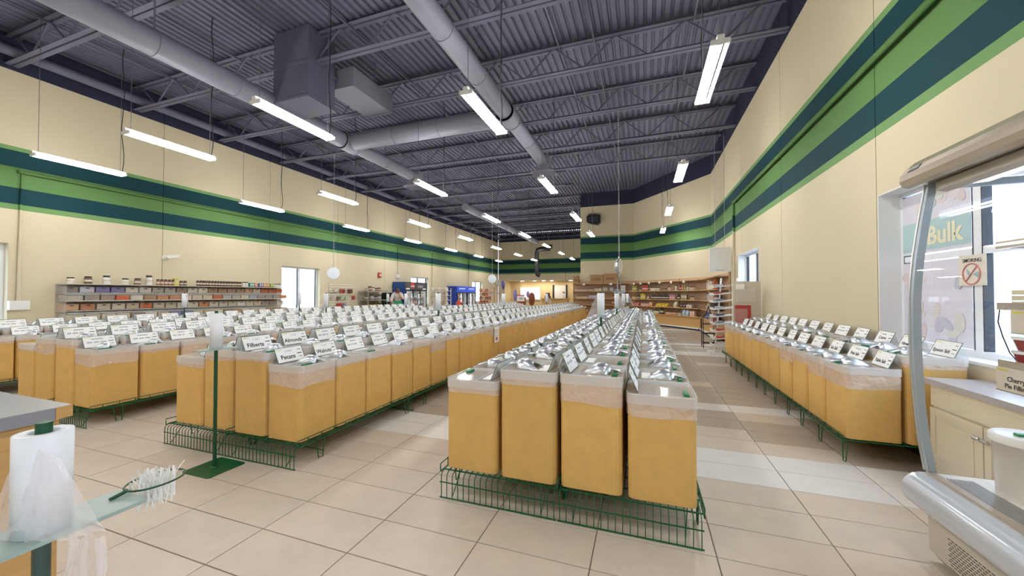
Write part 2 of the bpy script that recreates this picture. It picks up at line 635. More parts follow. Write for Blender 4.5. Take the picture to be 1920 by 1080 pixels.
def make_light():
    t = thing('pendant_light', 'x', 'light', group='hanging fluorescent strip lights')
    L = 1.28
    h = MB()
    h.prism([(-0.026, -0.014), (0.026, -0.014), (0.032, 0.0), (0.032, 0.05), (-0.032, 0.05), (-0.032, 0.0)], -L / 2, L / 2)
    h.build('housing', M_white, t)
    for s in (-1, 1):
        MB().tube([(s * 0.066, -L / 2 + 0.03, -0.012), (s * 0.066, L / 2 - 0.03, -0.012)], 0.019, 8).build('lamp_tube', M_tube, t)
    for s in (-1, 1):
        e = MB()
        e.box(-0.088, 0.088, s * (L / 2 - 0.02) - 0.012, s * (L / 2 - 0.02) + 0.012, -0.034, 0.012)
        e.build('lamp_socket', M_white, t)
        MB().bar((0, s * (L / 2 - 0.08), 0.05), (0, s * (L / 2 - 0.08), 2.655), 0.006, 0.006).build('hanger_wire', mat('wire_grey', '#565960', 0.5), t)
    c = [(0.012 * math.sin(k * 1.3), L / 2 - 0.05 + 0.02 * math.sin(k * 0.9), 0.05 + 2.60 * k / 14) for k in range(15)]
    MB().tube(c, 0.007, 4).build('power_cord', M_black, t)
    return t

LROWS = [(0.73, 'over the aisle along the right wall', [-3.2, 0.45, 4.1, 7.7, 11.4, 15.0]),
         (-2.05, 'over the aisle left of the centre island', [-3.2, 0.45, 4.1, 7.7, 11.4, 15.0]),
         (-4.72, 'over the middle aisle', [-4.0, -0.3, 3.4, 7.05, 10.75, 14.4, 18.1, 21.8, 25.5]),
         (-7.5, 'over the second aisle from the left wall', [-4.0, -0.3, 3.4, 7.05, 10.75, 14.4, 18.1, 21.8, 25.5]),
         (-10.25, 'over the aisle along the left wall', [-4.0, -0.3, 3.4, 7.05, 10.75, 14.4, 18.1, 21.8, 25.5])]
light0 = make_light()
first = True
for lx, where, ys in LROWS:
    vis = 0
    for y in ys:
        o = light0 if first else copy_tree(light0)
        first = False
        o.location = (lx, y + 0.64, LZ)
        if y < 2:
            o['label'] = 'white twin-tube strip light ' + where + (', behind the camera' if y > -2 else ', farthest behind the camera')
        else:
            o['label'] = 'white twin-tube strip light ' + where + ', ' + ORD[vis] + ' from the camera'
            vis += 1

# ------------------------------------------------------------------ ducts and roof fittings
def duct(label, pts, r, name='air_duct', seams=1.2):
    t = thing(name, label, 'duct', pts[0])
    o = Vector(pts[0])
    loc = [Vector(p) - o for p in pts]
    MB().tube(loc, r, 20).build('duct_tube', M_duct, t)
    for a, c in zip(loc, loc[1:]):
        L = (c - a).length
        k = 1
        while k * seams < L - 0.2:
            p = a + (c - a) * (k * seams / L)
            d = (c - a).normalized()
            MB().tube([p - d * 0.015, p + d * 0.015], r + 0.012, 20).build('duct_seam', M_duct, t)
            if k % 2 and abs(d.y) > 0.5:
                MB().bar(p + Vector((0, 0, r)), p + Vector((0, 0, 6.5 - o.z)), 0.025, 0.006).build('hanger_strap', M_navy, t)
            k += 1
    return t

duct('large round grey duct running along the hall on the left', [(-6.99, YN + 0.1, 5.15), (-6.99, 7.22, 5.15)], 0.19)
duct('narrower end of the left round duct, beyond the cross duct', [(-6.99, 7.70, 5.15), (-6.99, 10.3, 5.15)], 0.165)
duct('round grey duct running along the hall above the centre', [(-2.71, YN + 0.1, 5.16), (-2.71, 7.22, 5.16)], 0.168)
duct('far end of the central round duct, beyond the cross duct', [(-2.71, 7.70, 5.16), (-2.71, 10.35, 5.16)], 0.16)
duct('fat cross duct joining the two long round ducts', [(-6.77, 7.46, 5.15), (-2.91, 7.46, 5.15)], 0.195)
for nm, x, y, r in (('duct junction sleeve on the left round duct', -6.99, 7.46, 0.215), ('duct junction sleeve on the central round duct', -2.71, 7.46, 0.2)):
    t = thing('duct_junction', nm, 'duct', (x, y, 5.15))
    MB().tube([(0, -0.235, 0), (0, 0.235, 0)], r, 20).build('sleeve', M_duct, t)
    for s in (-1, 1):
        MB().tube([(0, s * 0.22 - 0.015, 0), (0, s * 0.22 + 0.015, 0)], r + 0.015, 20).build('collar', M_duct, t)

def diffuser(label, x, y, z):
    t = thing('air_diffuser', label, 'vent', (x, y, z))
    MB().box(-0.19, 0.19, 0, 0.26, 0.05, 0.48).build('diffuser_box', M_duct, t)
    MB().prism([(-0.34, 0.0), (0.34, 0.0), (0.2, 0.05), (-0.2, 0.05)], -0.1, 0.45).build('deflector_plate', M_duct, t)
    for s in (-1, 1):
        MB().bar((s * 0.15, 0.15, 0.48), (s * 0.15, 0.15, 6.5 - z), 0.02, 0.006).build('hanger_strap', M_navy, t)
    for k in range(3):
        MB().box(-0.3, 0.3, 0.02 + k * 0.12, 0.03 + k * 0.12, -0.06, 0.0).build('vane', M_duct, t)

diffuser('box diffuser at the end of the central round duct', -2.71, 10.34, 4.85)
diffuser('box diffuser at the end of the left round duct', -6.99, 10.29, 4.85)
t = thing('roof_plenum', 'square dark supply shaft dropping from the roof beside the left duct', 'duct', (-6.4, 5.65, 5.1))
MB().box(-0.45, 0.45, -0.32, 0.32, 0, 1.38).build('shaft', M_navy, t)
MB().box(-0.48, 0.48, -0.35, 0.35, 0.65, 0.7).build('flange', M_navy, t)
MB().box(-0.48, 0.48, -0.35, 0.35, -0.02, 0.03).build('flange', M_navy, t)
t = thing('return_air_box', 'grey rectangular return-air box hung beside the supply shaft', 'duct', (-5.9, 6.75, 5.6))
MB().box(-0.35, 0.35, -0.7, 0.5, 0, 0.4).build('box', M_duct, t)
MB().box(-0.38, 0.38, 0.48, 0.52, -0.02, 0.42).build('flange', M_duct, t)
for s in (-1, 1):
    MB().bar((s * 0.3, 0, 0.4), (s * 0.3, 0, 0.9), 0.02, 0.02).build('hanger_rod', M_navy, t)
duct('long dark round duct running to the far wall', [(-6.83, 13.65, 4.9), (-6.83, 24.6, 4.9)], 0.15)
t = thing('exhaust_pipe', 'black elbow pipe dropping in front of the far wall stripes', 'pipe', (-7.4, 27.0, 0))
c = [(0.9, 0, 4.72), (0.15, 0, 4.72), (-0.05, 0, 4.66), (-0.12, 0, 4.5), (-0.12, 0, 2.95), (-0.06, 0, 2.8), (0.1, 0, 2.74)]
MB().tube(c, 0.16, 12).build('pipe', M_black, t)
MB().tube([(0.9, 0, 4.72), (0.9, 0, 5.0)], 0.17, 12).build('pipe_elbow', M_black, t)
MB().tube([(-0.12, 0, 3.9), (-0.12, 0, 3.97)], 0.18, 12).build('pipe_collar', M_black, t)
for lab, xx, zz, r in (('fat dark pipe under the joists along the left wall', -11.45, 6.03, 0.10),):
    t = thing('roof_pipe', lab, 'pipe', (xx, 0, zz))
    MB().tube([(0, YN + 0.1, 0), (0, YF - 0.1, 0)], r, 12).build('pipe', M_navy, t)
    for y in JOIST_Y[::3]:
        MB().bar((0, y, r), (0, y, 0.45), 0.02, 0.02).build('hanger_rod', M_navy, t)

# conduits on the walls, painted with the walls
def conduit(label, pts, r=0.022, box=None):
    o = Vector(pts[0])
    t = thing('conduit', label, 'conduit', pts[0])
    MB().tube([Vector(p) - o for p in pts], r, 8).build('conduit_pipe', M_wall, t)
    for a in pts[1:-1]:
        p = Vector(a) - o
        MB().tube([p + Vector((0, 0, -0.03)), p + Vector((0, 0, 0.03))], r * 1.5, 8).build('conduit_elbow', M_wall, t)
    if box:
        p = Vector(box) - o
        MB().box(p.x - 0.05, p.x + 0.05, p.y - 0.13, p.y + 0.13, p.z - 0.09, p.z + 0.09).build('switch_box', M_white, t)

conduit('green painted conduit along the right wall stripe, dropping beside the small window', [(2.30, YN + 0.2, 3.83), (2.30, 11.45, 3.83), (2.30, 11.45, 1.4)], 0.035)
conduit('green painted conduit along the left wall, dropping to a white switch box', [(XL + 0.04, YF - 1, 3.80), (XL + 0.04, 3.78, 3.80), (XL + 0.04, 3.78, 1.2)], 0.035, (XL + 0.05, 3.78, 1.13))
conduit('vertical conduit on the left wall beside the dark-fronted fridge', [(XL + 0.04, 19.3, 3.8), (XL + 0.04, 19.3, 1.2)], 0.04)
conduit('vertical conduit on the left wall beyond the blue fridges', [(XL + 0.05, 24.2, 3.95), (XL + 0.05, 24.2, 1.2)], 0.06)
t = thing('security_camera', 'small white camera on the left wall above the candy shelves', 'camera', (XL, 6.2, 2.3))
MB().lathe([(0.07, 0), (0.07, 0.02), (0.03, 0.05)], 12, axis='x').build('mount', M_white, t)
MB().tube([(0.05, 0, 0), (0.14, 0.05, 0.02)], 0.018, 6).build('arm', M_white, t)
MB().bar((0.1, 0.0, 0.02), (0.2, 0.22, 0.06), 0.08, 0.08).build('camera_body', M_white, t)
t = thing('fire_alarm', 'small red fire alarm on the left wall before the dark-fronted fridge', 'alarm', (XL, 14.6, 2.25))
MB().box(0, 0.06, -0.1, 0.1, -0.12, 0.12).build('housing', mat('alarm_red', '#b8392b', 0.4), t)
MB().lathe([(0.05, 0.06), (0.05, 0.09), (0.02, 0.1)], 10, axis='x').build('horn', M_white, t)
t = thing('smoke_detector_box', 'small white device with a conduit on the left wall above the dark-fronted fridge', 'alarm', (XL, 16.0, 2.3))
MB().box(0, 0.06, -0.12, 0.12, -0.12, 0.05).build('housing', M_white, t)
MB().tube([(0.03, 0, 0.05), (0.03, 0, 1.5)], 0.02, 6).build('conduit_pipe', M_wall, t)
t = thing('wall_speaker', 'black eight-sided speaker high on the stepped wall', 'speaker', (-2.35, YB, 5.1))
MB().prism([(-0.32, -0.12), (-0.32, 0.16), (-0.16, 0.26), (0.08, 0.26), (0.34, 0.2), (0.34, -0.16), (0.2, -0.28), (-0.1, -0.22)], -0.3, -0.04).build('cabinet', M_black, t)
MB().prism([(-0.2, -0.1), (-0.2, 0.12), (0.24, 0.12), (0.24, -0.1)], -0.33, -0.3).build('grille', M_dark, t)
MB().box(-0.05, 0.05, -0.04, 0.0, -0.05, 0.05).build('bracket', M_black, t)
# ------------------------------------------------------------------ wire racks
RZ = 0.18                                           # deck height
PITCH = 0.39

def make_rack(W, L, grille):
    t = thing('wire_rack', 'x', 'rack', group='green wire floor racks')
    n = int(round(W / 0.0415))
    xs = [-W / 2 + 0.012 + (W - 0.024) * k / n for k in range(n + 1)]
    r = 0.0032
    if grille:
        g = MB()
        for x in xs:
            g.tube([(x, 0.004, 0.002), (x, 0.004, RZ - 0.035), (x, 0.012, RZ - 0.018), (x, 0.045, RZ - 0.004)], r, 4)
        for z in (0.006, 0.105):
            g.bar((-W / 2, 0.004, z), (W / 2, 0.004, z), 0.006, 0.006)
        for x in (xs[2], xs[-3]):
            g.tube([(x, 0.008, 0.02), (x + 0.02, 0.10, RZ - 0.01)], r, 4)
        g.build('front_grille', M_green, t)
    d = MB()
    for x in xs:
        d.bar((x, 0.03, RZ - 0.004), (x, L - 0.004, RZ - 0.004), 0.006, 0.006)
    k = 0.05
    while k < L:
        d.bar((-W / 2, k, RZ - 0.010), (W / 2, k, RZ - 0.010), 0.007, 0.007)
        k += 0.14
    d.build('deck', M_green, t)
    for s in (-1, 1):
        e = MB()
        x = s * (W / 2 + 0.004)
        e.tube([(x, 0.03, RZ - 0.02), (x, 0.02, RZ), (x, 0.02, RZ + 0.035), (x, L - 0.02, RZ + 0.035), (x, L - 0.02, RZ - 0.02)], 0.004, 4)
        y = 0.12
        while y < L - 0.05:
            e.bar((x, y, RZ - 0.015), (x, y, RZ + 0.035), 0.005, 0.005)
            y += 0.13
        e.bar((x, 0.02, RZ - 0.015), (x, L - 0.02, RZ - 0.015), 0.007, 0.007)
        e.build('side_rail', M_green, t)
    for s in (-1, 1):
        for y in ((0.25, L - 0.12) if grille else (0.03, L * 0.38, L * 0.72)):
            l = MB()
            x = s * (W / 2 - 0.004)
            l.tube([(x, y - 0.05, RZ - 0.015), (x, y - 0.022, 0.012), (x, y + 0.022, 0.004), (x, y + 0.035, RZ - 0.015)], 0.0045, 5)
            if grille:
                l.tube([(x, y + 0.03, RZ - 0.015), (x, y + 0.03, 0.05), (x - s * 0.22, y + 0.03, 0.05)], 0.004, 4)
            l.build('leg', M_green, t)
    return t

ISL = [('centre island', -0.495, 2.205, 28), ('island left of centre', -3.31, 2.165, 40),
       ('third island from right', -6.06, 2.14, 40), ('island nearest left wall', -8.82, 2.14, 28)]
HALF = 0.785
rack0 = make_rack(HALF, PITCH * 4, True)
first = True
for nm, xc, y0, rows in ISL:
    for h, hw in ((-1, 'left half'), (1, 'right half')):
        for k in range(rows // 4):
            o = rack0 if first else copy_tree(rack0)
            first = False
            o.location = (xc + h * (HALF / 2 + 0.005), y0 + k * PITCH * 4, 0)
            o['label'] = 'green wire floor rack, %s of %s, %s from front' % (hw, nm, ORD[k])
rackR = make_rack(0.78, 1.23, False)
for k in range(4):
    o = rackR if k == 0 else copy_tree(rackR)
    o.location = (1.905, 3.72 + k * 1.24, 0)
    o['label'] = 'green wire rack on v-shaped legs along the right wall, %s from camera' % ORD[k]

# ------------------------------------------------------------------ bulk bins
BW, BD = 0.362, 0.372

def bin_bits(h, var, rr):
    """pieces of one bin as mesh builders: body, contents, liner, lid, handle, ticket"""
    body = MB()
    body.wall(rpoly(BW, BD, 0.036, 3), 0.004, h, 0, False)
    inner = rpoly(BW - 0.012, BD - 0.012, 0.032, 3)
    n = len(inner)
    outer = rpoly(BW, BD, 0.036, 3)
    body.add([(x, y, h) for x, y in outer] + [(x, y, h) for x, y in inner], [(i, (i + 1) % n, n + (i + 1) % n, n + i) for i in range(n)])
    body.wall(list(reversed(inner)), h - 0.11, h)
    body.add([(x, y, 0.004) for x, y in outer], [tuple(reversed(range(n)))])
    cont = MB()
    cont.add([(0, 0, h - 0.035)] + [(x * 0.5, y * 0.5, h - 0.045 - 0.01 * rr.random()) for x, y in inner] + [(x, y, h - 0.07) for x, y in inner],
             [(0, 1 + i, 1 + (i + 1) % n) for i in range(n)] + [(1 + i, 1 + n + i, 1 + n + (i + 1) % n, 1 + (i + 1) % n) for i in range(n)], 0, True)
    skirt = (0.075, 0.11, 0.155, 0.06)[var]
    jag = (0.003, 0.006, 0.009, 0.002)[var]
    film = MB()
    po = []
    seg = rpoly(BW + 0.008, BD + 0.006, 0.040, 3)
    for i in range(len(seg)):
        a, c = seg[i], seg[(i + 1) % len(seg)]
        L = math.hypot(c[0] - a[0], c[1] - a[1])
        m = 5 if L > 0.1 else 1
        for k in range(m):
            u = k / m
            po.append((a[0] + (c[0] - a[0]) * u, a[1] + (c[1] - a[1]) * u))
    N = len(po)
    ph = rr.random() * 6
    rings = []
    for lv, (fz, fo) in enumerate(((0.0, 1.0), (0.35, 1.008), (0.7, 1.014 if var in (1, 2) else 1.006), (1.0, 1.02 if var in (1, 2) else 1.008))):
        ring = []
        for i, (x, y) in enumerate(po):
            w = 1 + (fo - 1) * (0.5 + 0.5 * math.sin(i * 2.1 + ph + lv)) + 0.003 * lv * math.sin(i * 5.3 + ph)
            z = h + 0.001 - skirt * fz - (jag * math.sin(i * 0.7 + ph * 2) * fz)
            ring.append((x * w, y * w, z))
        rings.append(ring)
    film.add([v for g in rings for v in g], [(a * N + i, a * N + (i + 1) % N, (a + 1) * N + (i + 1) % N, (a + 1) * N + i) for a in range(3) for i in range(N)], 0, True)
    lid = MB()
    lo = rpoly(BW + 0.017, BD + 0.010, 0.042, 3)
    lin_ = rpoly(BW - 0.004, BD - 0.006, 0.034, 3)
    lid.wall(lo, h - 0.042, h + 0.016)
    lid.add([(x, y, h + 0.016) for x, y in lo] + [(x, y, h + 0.016) for x, y in lin_], [(i, (i + 1) % n, n + (i + 1) % n, n + i) for i in range(n)])
    lid.wall(list(reversed(lin_)), h + 0.006, h + 0.016)
    lid.add([(x, y, h + 0.006) for x, y in lin_], [tuple(range(n))])
    lid.bar((-0.02, -BD / 2 + 0.03, h + 0.009), (-0.02, BD / 2 - 0.03, h + 0.009), 0.006, 0.006)
    hand = MB()
    hand.box(0.125, 0.148, -0.13, -0.04, h + 0.007, h + 0.022)
    hand.box(0.118, 0.155, -0.122, -0.048, h + 0.006, h + 0.0085)
    tick = MB()
    tick.box(-0.105, -0.045, -0.09, 0.10, h + 0.0065, h + 0.009)
    return dict(body=body, contents=cont, liner=film, lid=lid, lid_handle=hand, ticket=tick)

PARTMAT = dict(body=M_fibre, liner=M_film, lid=M_lid, lid_handle=M_lime, ticket=M_card)
HO, HI, HR = 0.585, 0.67, 0.565
BINS = {}                                           # (height, variant) -> meshes of the parts, one joined mesh
JOIN = [M_fibre, M_film, M_lid, M_lime, M_card] + CONTENT
for h in (HO, HI, HR):
    for var in range(4):
        bits = bin_bits(h, var, random.Random(var * 7 + int(h * 100)))
        parts = {}
        for k, b in bits.items():
            if k == 'contents':
                parts[k] = [b.mesh('contents', c) for c in CONTENT]
            else:
                parts[k] = b.mesh(k, PARTMAT[k])
        BINS[h, var] = (parts, bits)
_J = {}

def joined(h, var, ci):
    key = (h, var, ci)
    if key not in _J:
        b = MB()
        for mi, k in enumerate(('body', 'liner', 'lid', 'lid_handle', 'ticket')):
            s = BINS[h, var][1][k]
            b.add(s.v, s.f, mi, k == 'liner')
        s = BINS[h, var][1]['contents']
        b.add(s.v, s.f, 5 + ci, True)
        _J[key] = (b, b.mesh('bulk_bin', JOIN))
    return _J[key]

# price sign: a card in a clear easel, leaning back, facing +x
SW, SH, LEAN = 0.262, 0.128, math.radians(24)
su, sn = Vector((-math.sin(LEAN), 0, math.cos(LEAN))), Vector((math.cos(LEAN), 0, math.sin(LEAN)))

def on_card(y, z, d=0.0):
    p = su * z + sn * d
    return (p.x, y, p.z)

def card_quad(b, y0, y1, z0, z1, d0, d1, mi):
    vs = [on_card(y, z, d) for d in (d0, d1) for y, z in ((y0, z0), (y1, z0), (y1, z1), (y0, z1))]
    b.add(vs, [(3, 2, 1, 0), (4, 5, 6, 7), (0, 1, 5, 4), (1, 2, 6, 5), (2, 3, 7, 6), (3, 0, 4, 7)], mi)

def sign_mesh(kind):
    b = MB()
    card_quad(b, -SW / 2, SW / 2, 0.004, SH, 0, 0.0016, 0)
    e = 0.004
    for y0, y1, z0, z1 in ((-SW / 2 - e, SW / 2 + e, SH, SH + e), (-SW / 2 - e, SW / 2 + e, 0, 0.004), (-SW / 2 - e, -SW / 2, 0.004, SH), (SW / 2, SW / 2 + e, 0.004, SH)):
        card_quad(b, y0, y1, z0, z1, -0.001, 0.003, 1)
    card_quad(b, -SW / 2 + 0.008, -SW / 2 + 0.06, SH - 0.016, SH - 0.010, 0.0016, 0.0020, 3)
    for y, z, w, h, mi in ((0.098, 0.10, 0.03, 0.010, 2), (0.094, 0.066, 0.045, 0.007, 4), (0.098, 0.035, 0.03, 0.009, 2)):
        card_quad(b, y - w / 2, y + w / 2, z - h / 2, z + h / 2, 0.0016, 0.0020, mi)
    if kind:                                        # unreadable far print: grey lines where the words are
        rr = random.Random(kind)
        y = -0.105
        for k in range(rr.choice((2, 3, 4, 5))):
            w = 0.02 + 0.03 * rr.random()
            card_quad(b, y, min(0.06, y + w), 0.052, 0.068, 0.0016, 0.0020, 2)
            y += w + 0.012
            if y > 0.05:
                break
        card_quad(b, -0.05 - 0.02 * rr.random(), 0.03, 0.092, 0.104, 0.0016, 0.0020, 2)
    # easel back
    x1, z1 = on_card(0, SH * 0.9)[0], on_card(0, SH * 0.9)[2]
    b.add([(x1, -SW / 2, z1), (x1, SW / 2, z1), (-0.085, SW / 2, 0.0), (-0.085, -SW / 2, 0.0),
           (x1 - 0.002, -SW / 2, z1), (x1 - 0.002, SW / 2, z1), (-0.087, SW / 2, 0.0), (-0.087, -SW / 2, 0.0)],
          [(0, 1, 2, 3), (7, 6, 5, 4), (0, 4, 5, 1), (2, 6, 7, 3), (1, 5, 6, 2), (3, 7, 4, 0)], 5)
    return b

SIGNM = [M_card, mat('sign_edge', '#5c6f68', 0.4), M_inkgrey, M_yellow, M_ink, M_holder]
SIGNB = [sign_mesh(k) for k in range(6)]
SIGNS = [b.mesh('price_sign', SIGNM) for b in SIGNB]

def card_text(parent, txt, size, y, z, bold, m=M_ink):
    o = obj('lettering', text_mesh(txt, size, m, bold), parent)
    r = Matrix.Identity(3)
    r.col[0] = (0, 1, 0); r.col[1] = su; r.col[2] = sn
    p = Vector((0, y, 0)) + su * z + sn * 0.0022
    o.matrix_local = Matrix.Translation(p) @ r.to_4x4()
    return o

# scoop, upside down, mouth towards -x, handle towards +x
def scoop_bits():
    b = MB()
    st = [(-0.095, 0.046, 0.040, 0.055), (-0.05, 0.055, 0.055, 0.03), (0.0, 0.058, 0.062, 0.0), (0.045, 0.056, 0.062, 0.0), (0.07, 0.045, 0.050, 0.0), (0.078, 0.02, 0.03, 0.0)]
    n = 9
    for off, flip in ((0, False), (0.0025, True)):
        vs = []
        for x, r, h, sl in st:
            for k in range(n):
                a = PI * k / (n - 1)
                vs.append((x + sl * math.sin(a), (r - off) * math.cos(a), (h - off) * math.sin(a) + 0.001))
        fs = [(i * n + k, i * n + k + 1, (i + 1) * n + k + 1, (i + 1) * n + k) for i in range(len(st) - 1) for k in range(n - 1)]
        if flip:
            fs = [tuple(reversed(f)) for f in fs]
        b.add(vs, fs, 0, True)
    h = MB()
    h.tube([(0.07, 0, 0.028), (0.10, 0.004, 0.024), (0.14, 0.01, 0.014), (0.152, 0.011, 0.012)], [0.010, 0.009, 0.011, 0.006], 7)
    return b, h

SCB, SCH = scoop_bits()
SC_BOWL, SC_HAND = SCB.mesh('scoop_bowl', M_alu), SCH.mesh('handle', M_alu)
sj = MB()
sj.add(SCB.v, SCB.f, 0, True); sj.add(SCH.v, SCH.f, 0, True)
SC_ONE = sj.mesh('scoop', M_alu)

# where every bin stands
SPOTS = []
RN = ['left outer row', 'left inner row', 'right inner row', 'right outer row']
for ii, (nm, xc, y0, rows) in enumerate(ISL):
    for c in range(4):
        x = xc + (c - 1.5) * 0.389
        for r in range(rows):
            y = y0 + 0.055 + BD / 2 + r * PITCH
            SPOTS.append([x, y, HO if c in (0, 3) else HI, -1 if c < 2 else 1, RN[c], nm, r, ii, c])
for c in range(2):
    for r in range(12):
        SPOTS.append([1.722 + c * 0.389, 3.955 + r * 0.405, HR if c == 0 else 0.67, -1, ('aisle-side row', 'wall-side row')[c], 'right wall rack', r, 9, c])

SIGN_WORDS = {(1, 3, 0): ('In Shell', 'Pecans'), (1, 3, 1): ('In Shell', 'Walnuts'), (1, 2, 0): ('In Shell', 'Filberts'), (1, 2, 1): ('In Shell', 'Almonds'),
              (9, 0, 0): ('', 'Table Salt'), (9, 0, 1): ('Himalayan', 'Pink Salt'), (9, 0, 2): ('Fine', 'Sea Salt'),
              (9, 1, 0): ('', 'Epsom Salt'), (9, 1, 1): ('', 'Himalayan'), (9, 1, 2): ('Sea Salt', 'Coarse')}

def depth(x, y):
    return -x * math.sin(0.338) + y * math.cos(0.338)

def inview(x, y):
    d = depth(x, y)
    return d > 0.5 and abs(x * math.cos(0.338) + y * math.sin(0.338)) < d * 1.42

SPOTS.sort(key=lambda s: depth(s[0], s[1]) + (0 if inview(s[0], s[1]) else 500))
rest_b, rest_s, rest_c = MB(), MB(), MB()

def stamp(dst, src, x, y, z, rot, remap=None):
    c, s = math.cos(rot), math.sin(rot)
    o = len(dst.v)
    dst.v += [(v[0] * c - v[1] * s + x, v[0] * s + v[1] * c + y, v[2] + z) for v in src.v]
    dst.f += [tuple(i + o for i in f) for f in src.f]
    dst.m += src.m
    dst.s += src.s

for n, (x, y, h, s, row, isl, r, ii, c) in enumerate(SPOTS):
    rr = random.Random(n * 13 + 5)
    jx, jy, jr = rr.uniform(-0.004, 0.004), rr.uniform(-0.003, 0.003), rr.uniform(-0.008, 0.008)
    if r == 0 and ii == 1:
        jy += 0.012 if c else 0.014
    var = rr.choice((0, 0, 1, 2, 3, 3)) if ii != 9 else rr.choice((0, 1, 1, 2, 3))
    if (ii, c, r) in ((1, 3, 0), (0, 2, 0)):
        var = 2
    if (ii, c, r) in ((0, 0, 0), (0, 1, 0)):
        var = 0
    if (ii, c, r) == (0, 3, 0):
        var = 1
    if (ii, c, r) == (9, 0, 0):
        var = 2
    ci = rr.randrange(len(CONTENT))
    hh = h
    px, py = x + jx, y + jy
    rot = (0 if s > 0 else PI) + jr
    top = RZ + hh + 0.016
    d = depth(x, y)
    key = (ii, c, r)
    sx = px - s * 0.125
    has_scoop = rr.random() < 0.9
    scx, scy, scr = px + s * 0.035, py + rr.uniform(-0.05, 0.05), rot + rr.uniform(-0.35, 0.35)
    skind = 0 if key in SIGN_WORDS else 1 + rr.randrange(5)
    srot = (0 if s > 0 else PI) + rr.uniform(-0.05, 0.05)
    if n < 300:
        where = '%s of %s, %s from front' % (row, isl, ORD[r])
        if d < 7.5:
            t = thing('bulk_bin', 'tan fibre bin, ' + where, 'bin', (px, py, RZ), rot, 'tan bulk food bins')
            P = BINS[hh, var][0]
            for k in ('body', 'liner', 'lid', 'lid_handle', 'ticket'):
                if k == 'lid_handle' and rr.random() < 0.35 or k == 'ticket' and rr.random() < 0.45:
                    continue
                obj(k, P[k], t)
            obj('contents', P['contents'][ci], t)
        else:
            tag(obj('bulk_bin', joined(hh, var, ci)[1], None, (px, py, RZ), rot), 'tan fibre bin, ' + where, 'bin', 'tan bulk food bins')
        sg = tag(obj('price_sign', SIGNS[skind], None, (sx, py, top - 0.008), srot), 'price sign on bin, ' + where, 'sign', 'price signs on the bins')
        if key in SIGN_WORDS:
            a, w = SIGN_WORDS[key]
            sg['label'] = '%s sign, %s' % ((a + ' ' + w).strip(), where)
            if key == (9, 1, 2):
                sg['label'] = 'Coarse Sea Salt sign, ' + where
                card_text(sg, 'Coarse', 0.042, -0.02, 0.062, 0.0006); card_text(sg, 'Sea Salt', 0.020, -0.02, 0.1, 0.0)
            else:
                sz = 0.052 if len(w) < 9 else 0.040
                card_text(sg, w, sz, -0.025, 0.045, 0.0009)
                if a:
                    card_text(sg, a, 0.022, -0.01, 0.098, 0.0, M_inkgrey)
        if has_scoop:
            if d < 7.5:
                t = thing('scoop', 'scoop on bin, ' + where, 'scoop', (scx, scy, top - 0.009), scr, 'aluminium scoops on the bins')
                obj('scoop_bowl', SC_BOWL, t)
                obj('handle', SC_HAND, t)
            else:
                tag(obj('scoop', SC_ONE, None, (scx, scy, top - 0.009), scr), 'scoop on bin, ' + where, 'scoop', 'aluminium scoops on the bins')
    else:
        stamp(rest_b, joined(hh, var, ci)[0], px, py, RZ, rot)
        stamp(rest_s, SIGNB[skind], sx, py, top - 0.008, srot)
        if has_scoop:
            stamp(rest_c, sj, scx, scy, top - 0.009, scr)
stuff(tag(rest_b.build('bulk_bin_field', JOIN), 'rows of tan bulk bins with clear lids towards the back of the hall', 'bins'))
stuff(tag(rest_s.build('price_sign_field', SIGNM), 'white price signs crowding the bins towards the back of the hall', 'signs'))
stuff(tag(rest_c.build('scoop_field', [M_alu]), 'aluminium scoops on the bins towards the back of the hall', 'scoops'))

# paper notice taped on a bin side, left island
t = thing('paper_notice', 'white paper notice taped to a bin side beside the left aisle', 'notice', (-2.5275, 6.35, 0.62))
MB().box(0, 0.0015, -0.11, 0.11, -0.14, 0.14).build('sheet', M_card, t)
b = MB()
for k in range(5):
    b.box(0.0015, 0.002, -0.085, 0.085 - 0.03 * (k % 2), 0.08 - k * 0.028, 0.09 - k * 0.028)
b.build('print', M_inkgrey, t)
MB().box(0.0015, 0.002, -0.05, 0.05, -0.11, -0.05).build('print', mat('notice_red', '#b06a60', 0.6), t)
# ------------------------------------------------------------------ produce bag stands and rolls
M_roll = mat('bag_roll_white', '#e9ebf0', 0.4, noise=0.03, nscale=30)
M_plate = mat('grey_green_plate', '#9db0a8', 0.35)

def sheet(fn, nu, nv, mi=0):
    b = MB()
    vs = [fn(i / nu, j / nv) for j in range(nv + 1) for i in range(nu + 1)]
    b.add(vs, [(j * (nu + 1) + i, j * (nu + 1) + i + 1, (j + 1) * (nu + 1) + i + 1, (j + 1) * (nu + 1) + i) for j in range(nv) for i in range(nu)], mi, True)
    return b

def lerp(a, b, t):
    return tuple(a[k] + (b[k] - a[k]) * t for k in range(len(a)))

def bag_stand(label, x, y, pz, rot=0.0, base=True, post=M_dgreen):
    t = thing('bag_stand', label, 'stand', (x, y, 0), rot, 'produce bag stands')
    z0 = 0.0 if base else RZ
    MB().tube([(0, 0, z0 + 0.004), (0, 0, pz)], 0.0125, 10).build('pole', post, t)
    if base:
        b = MB()
        b.rbox(0.30, 0.28, 0.0, 0.006, 0.02, 3)
        b.build('base_plate', M_green, t)
        MB().lathe([(0.03, 0.006), (0.03, 0.01), (0.014, 0.016)], 12).build('weld_collar', M_green, t)
    MB().rbox(0.11, 0.27, pz, pz + 0.008, 0.01, 2).build('top_plate', M_plate, t)
    return t

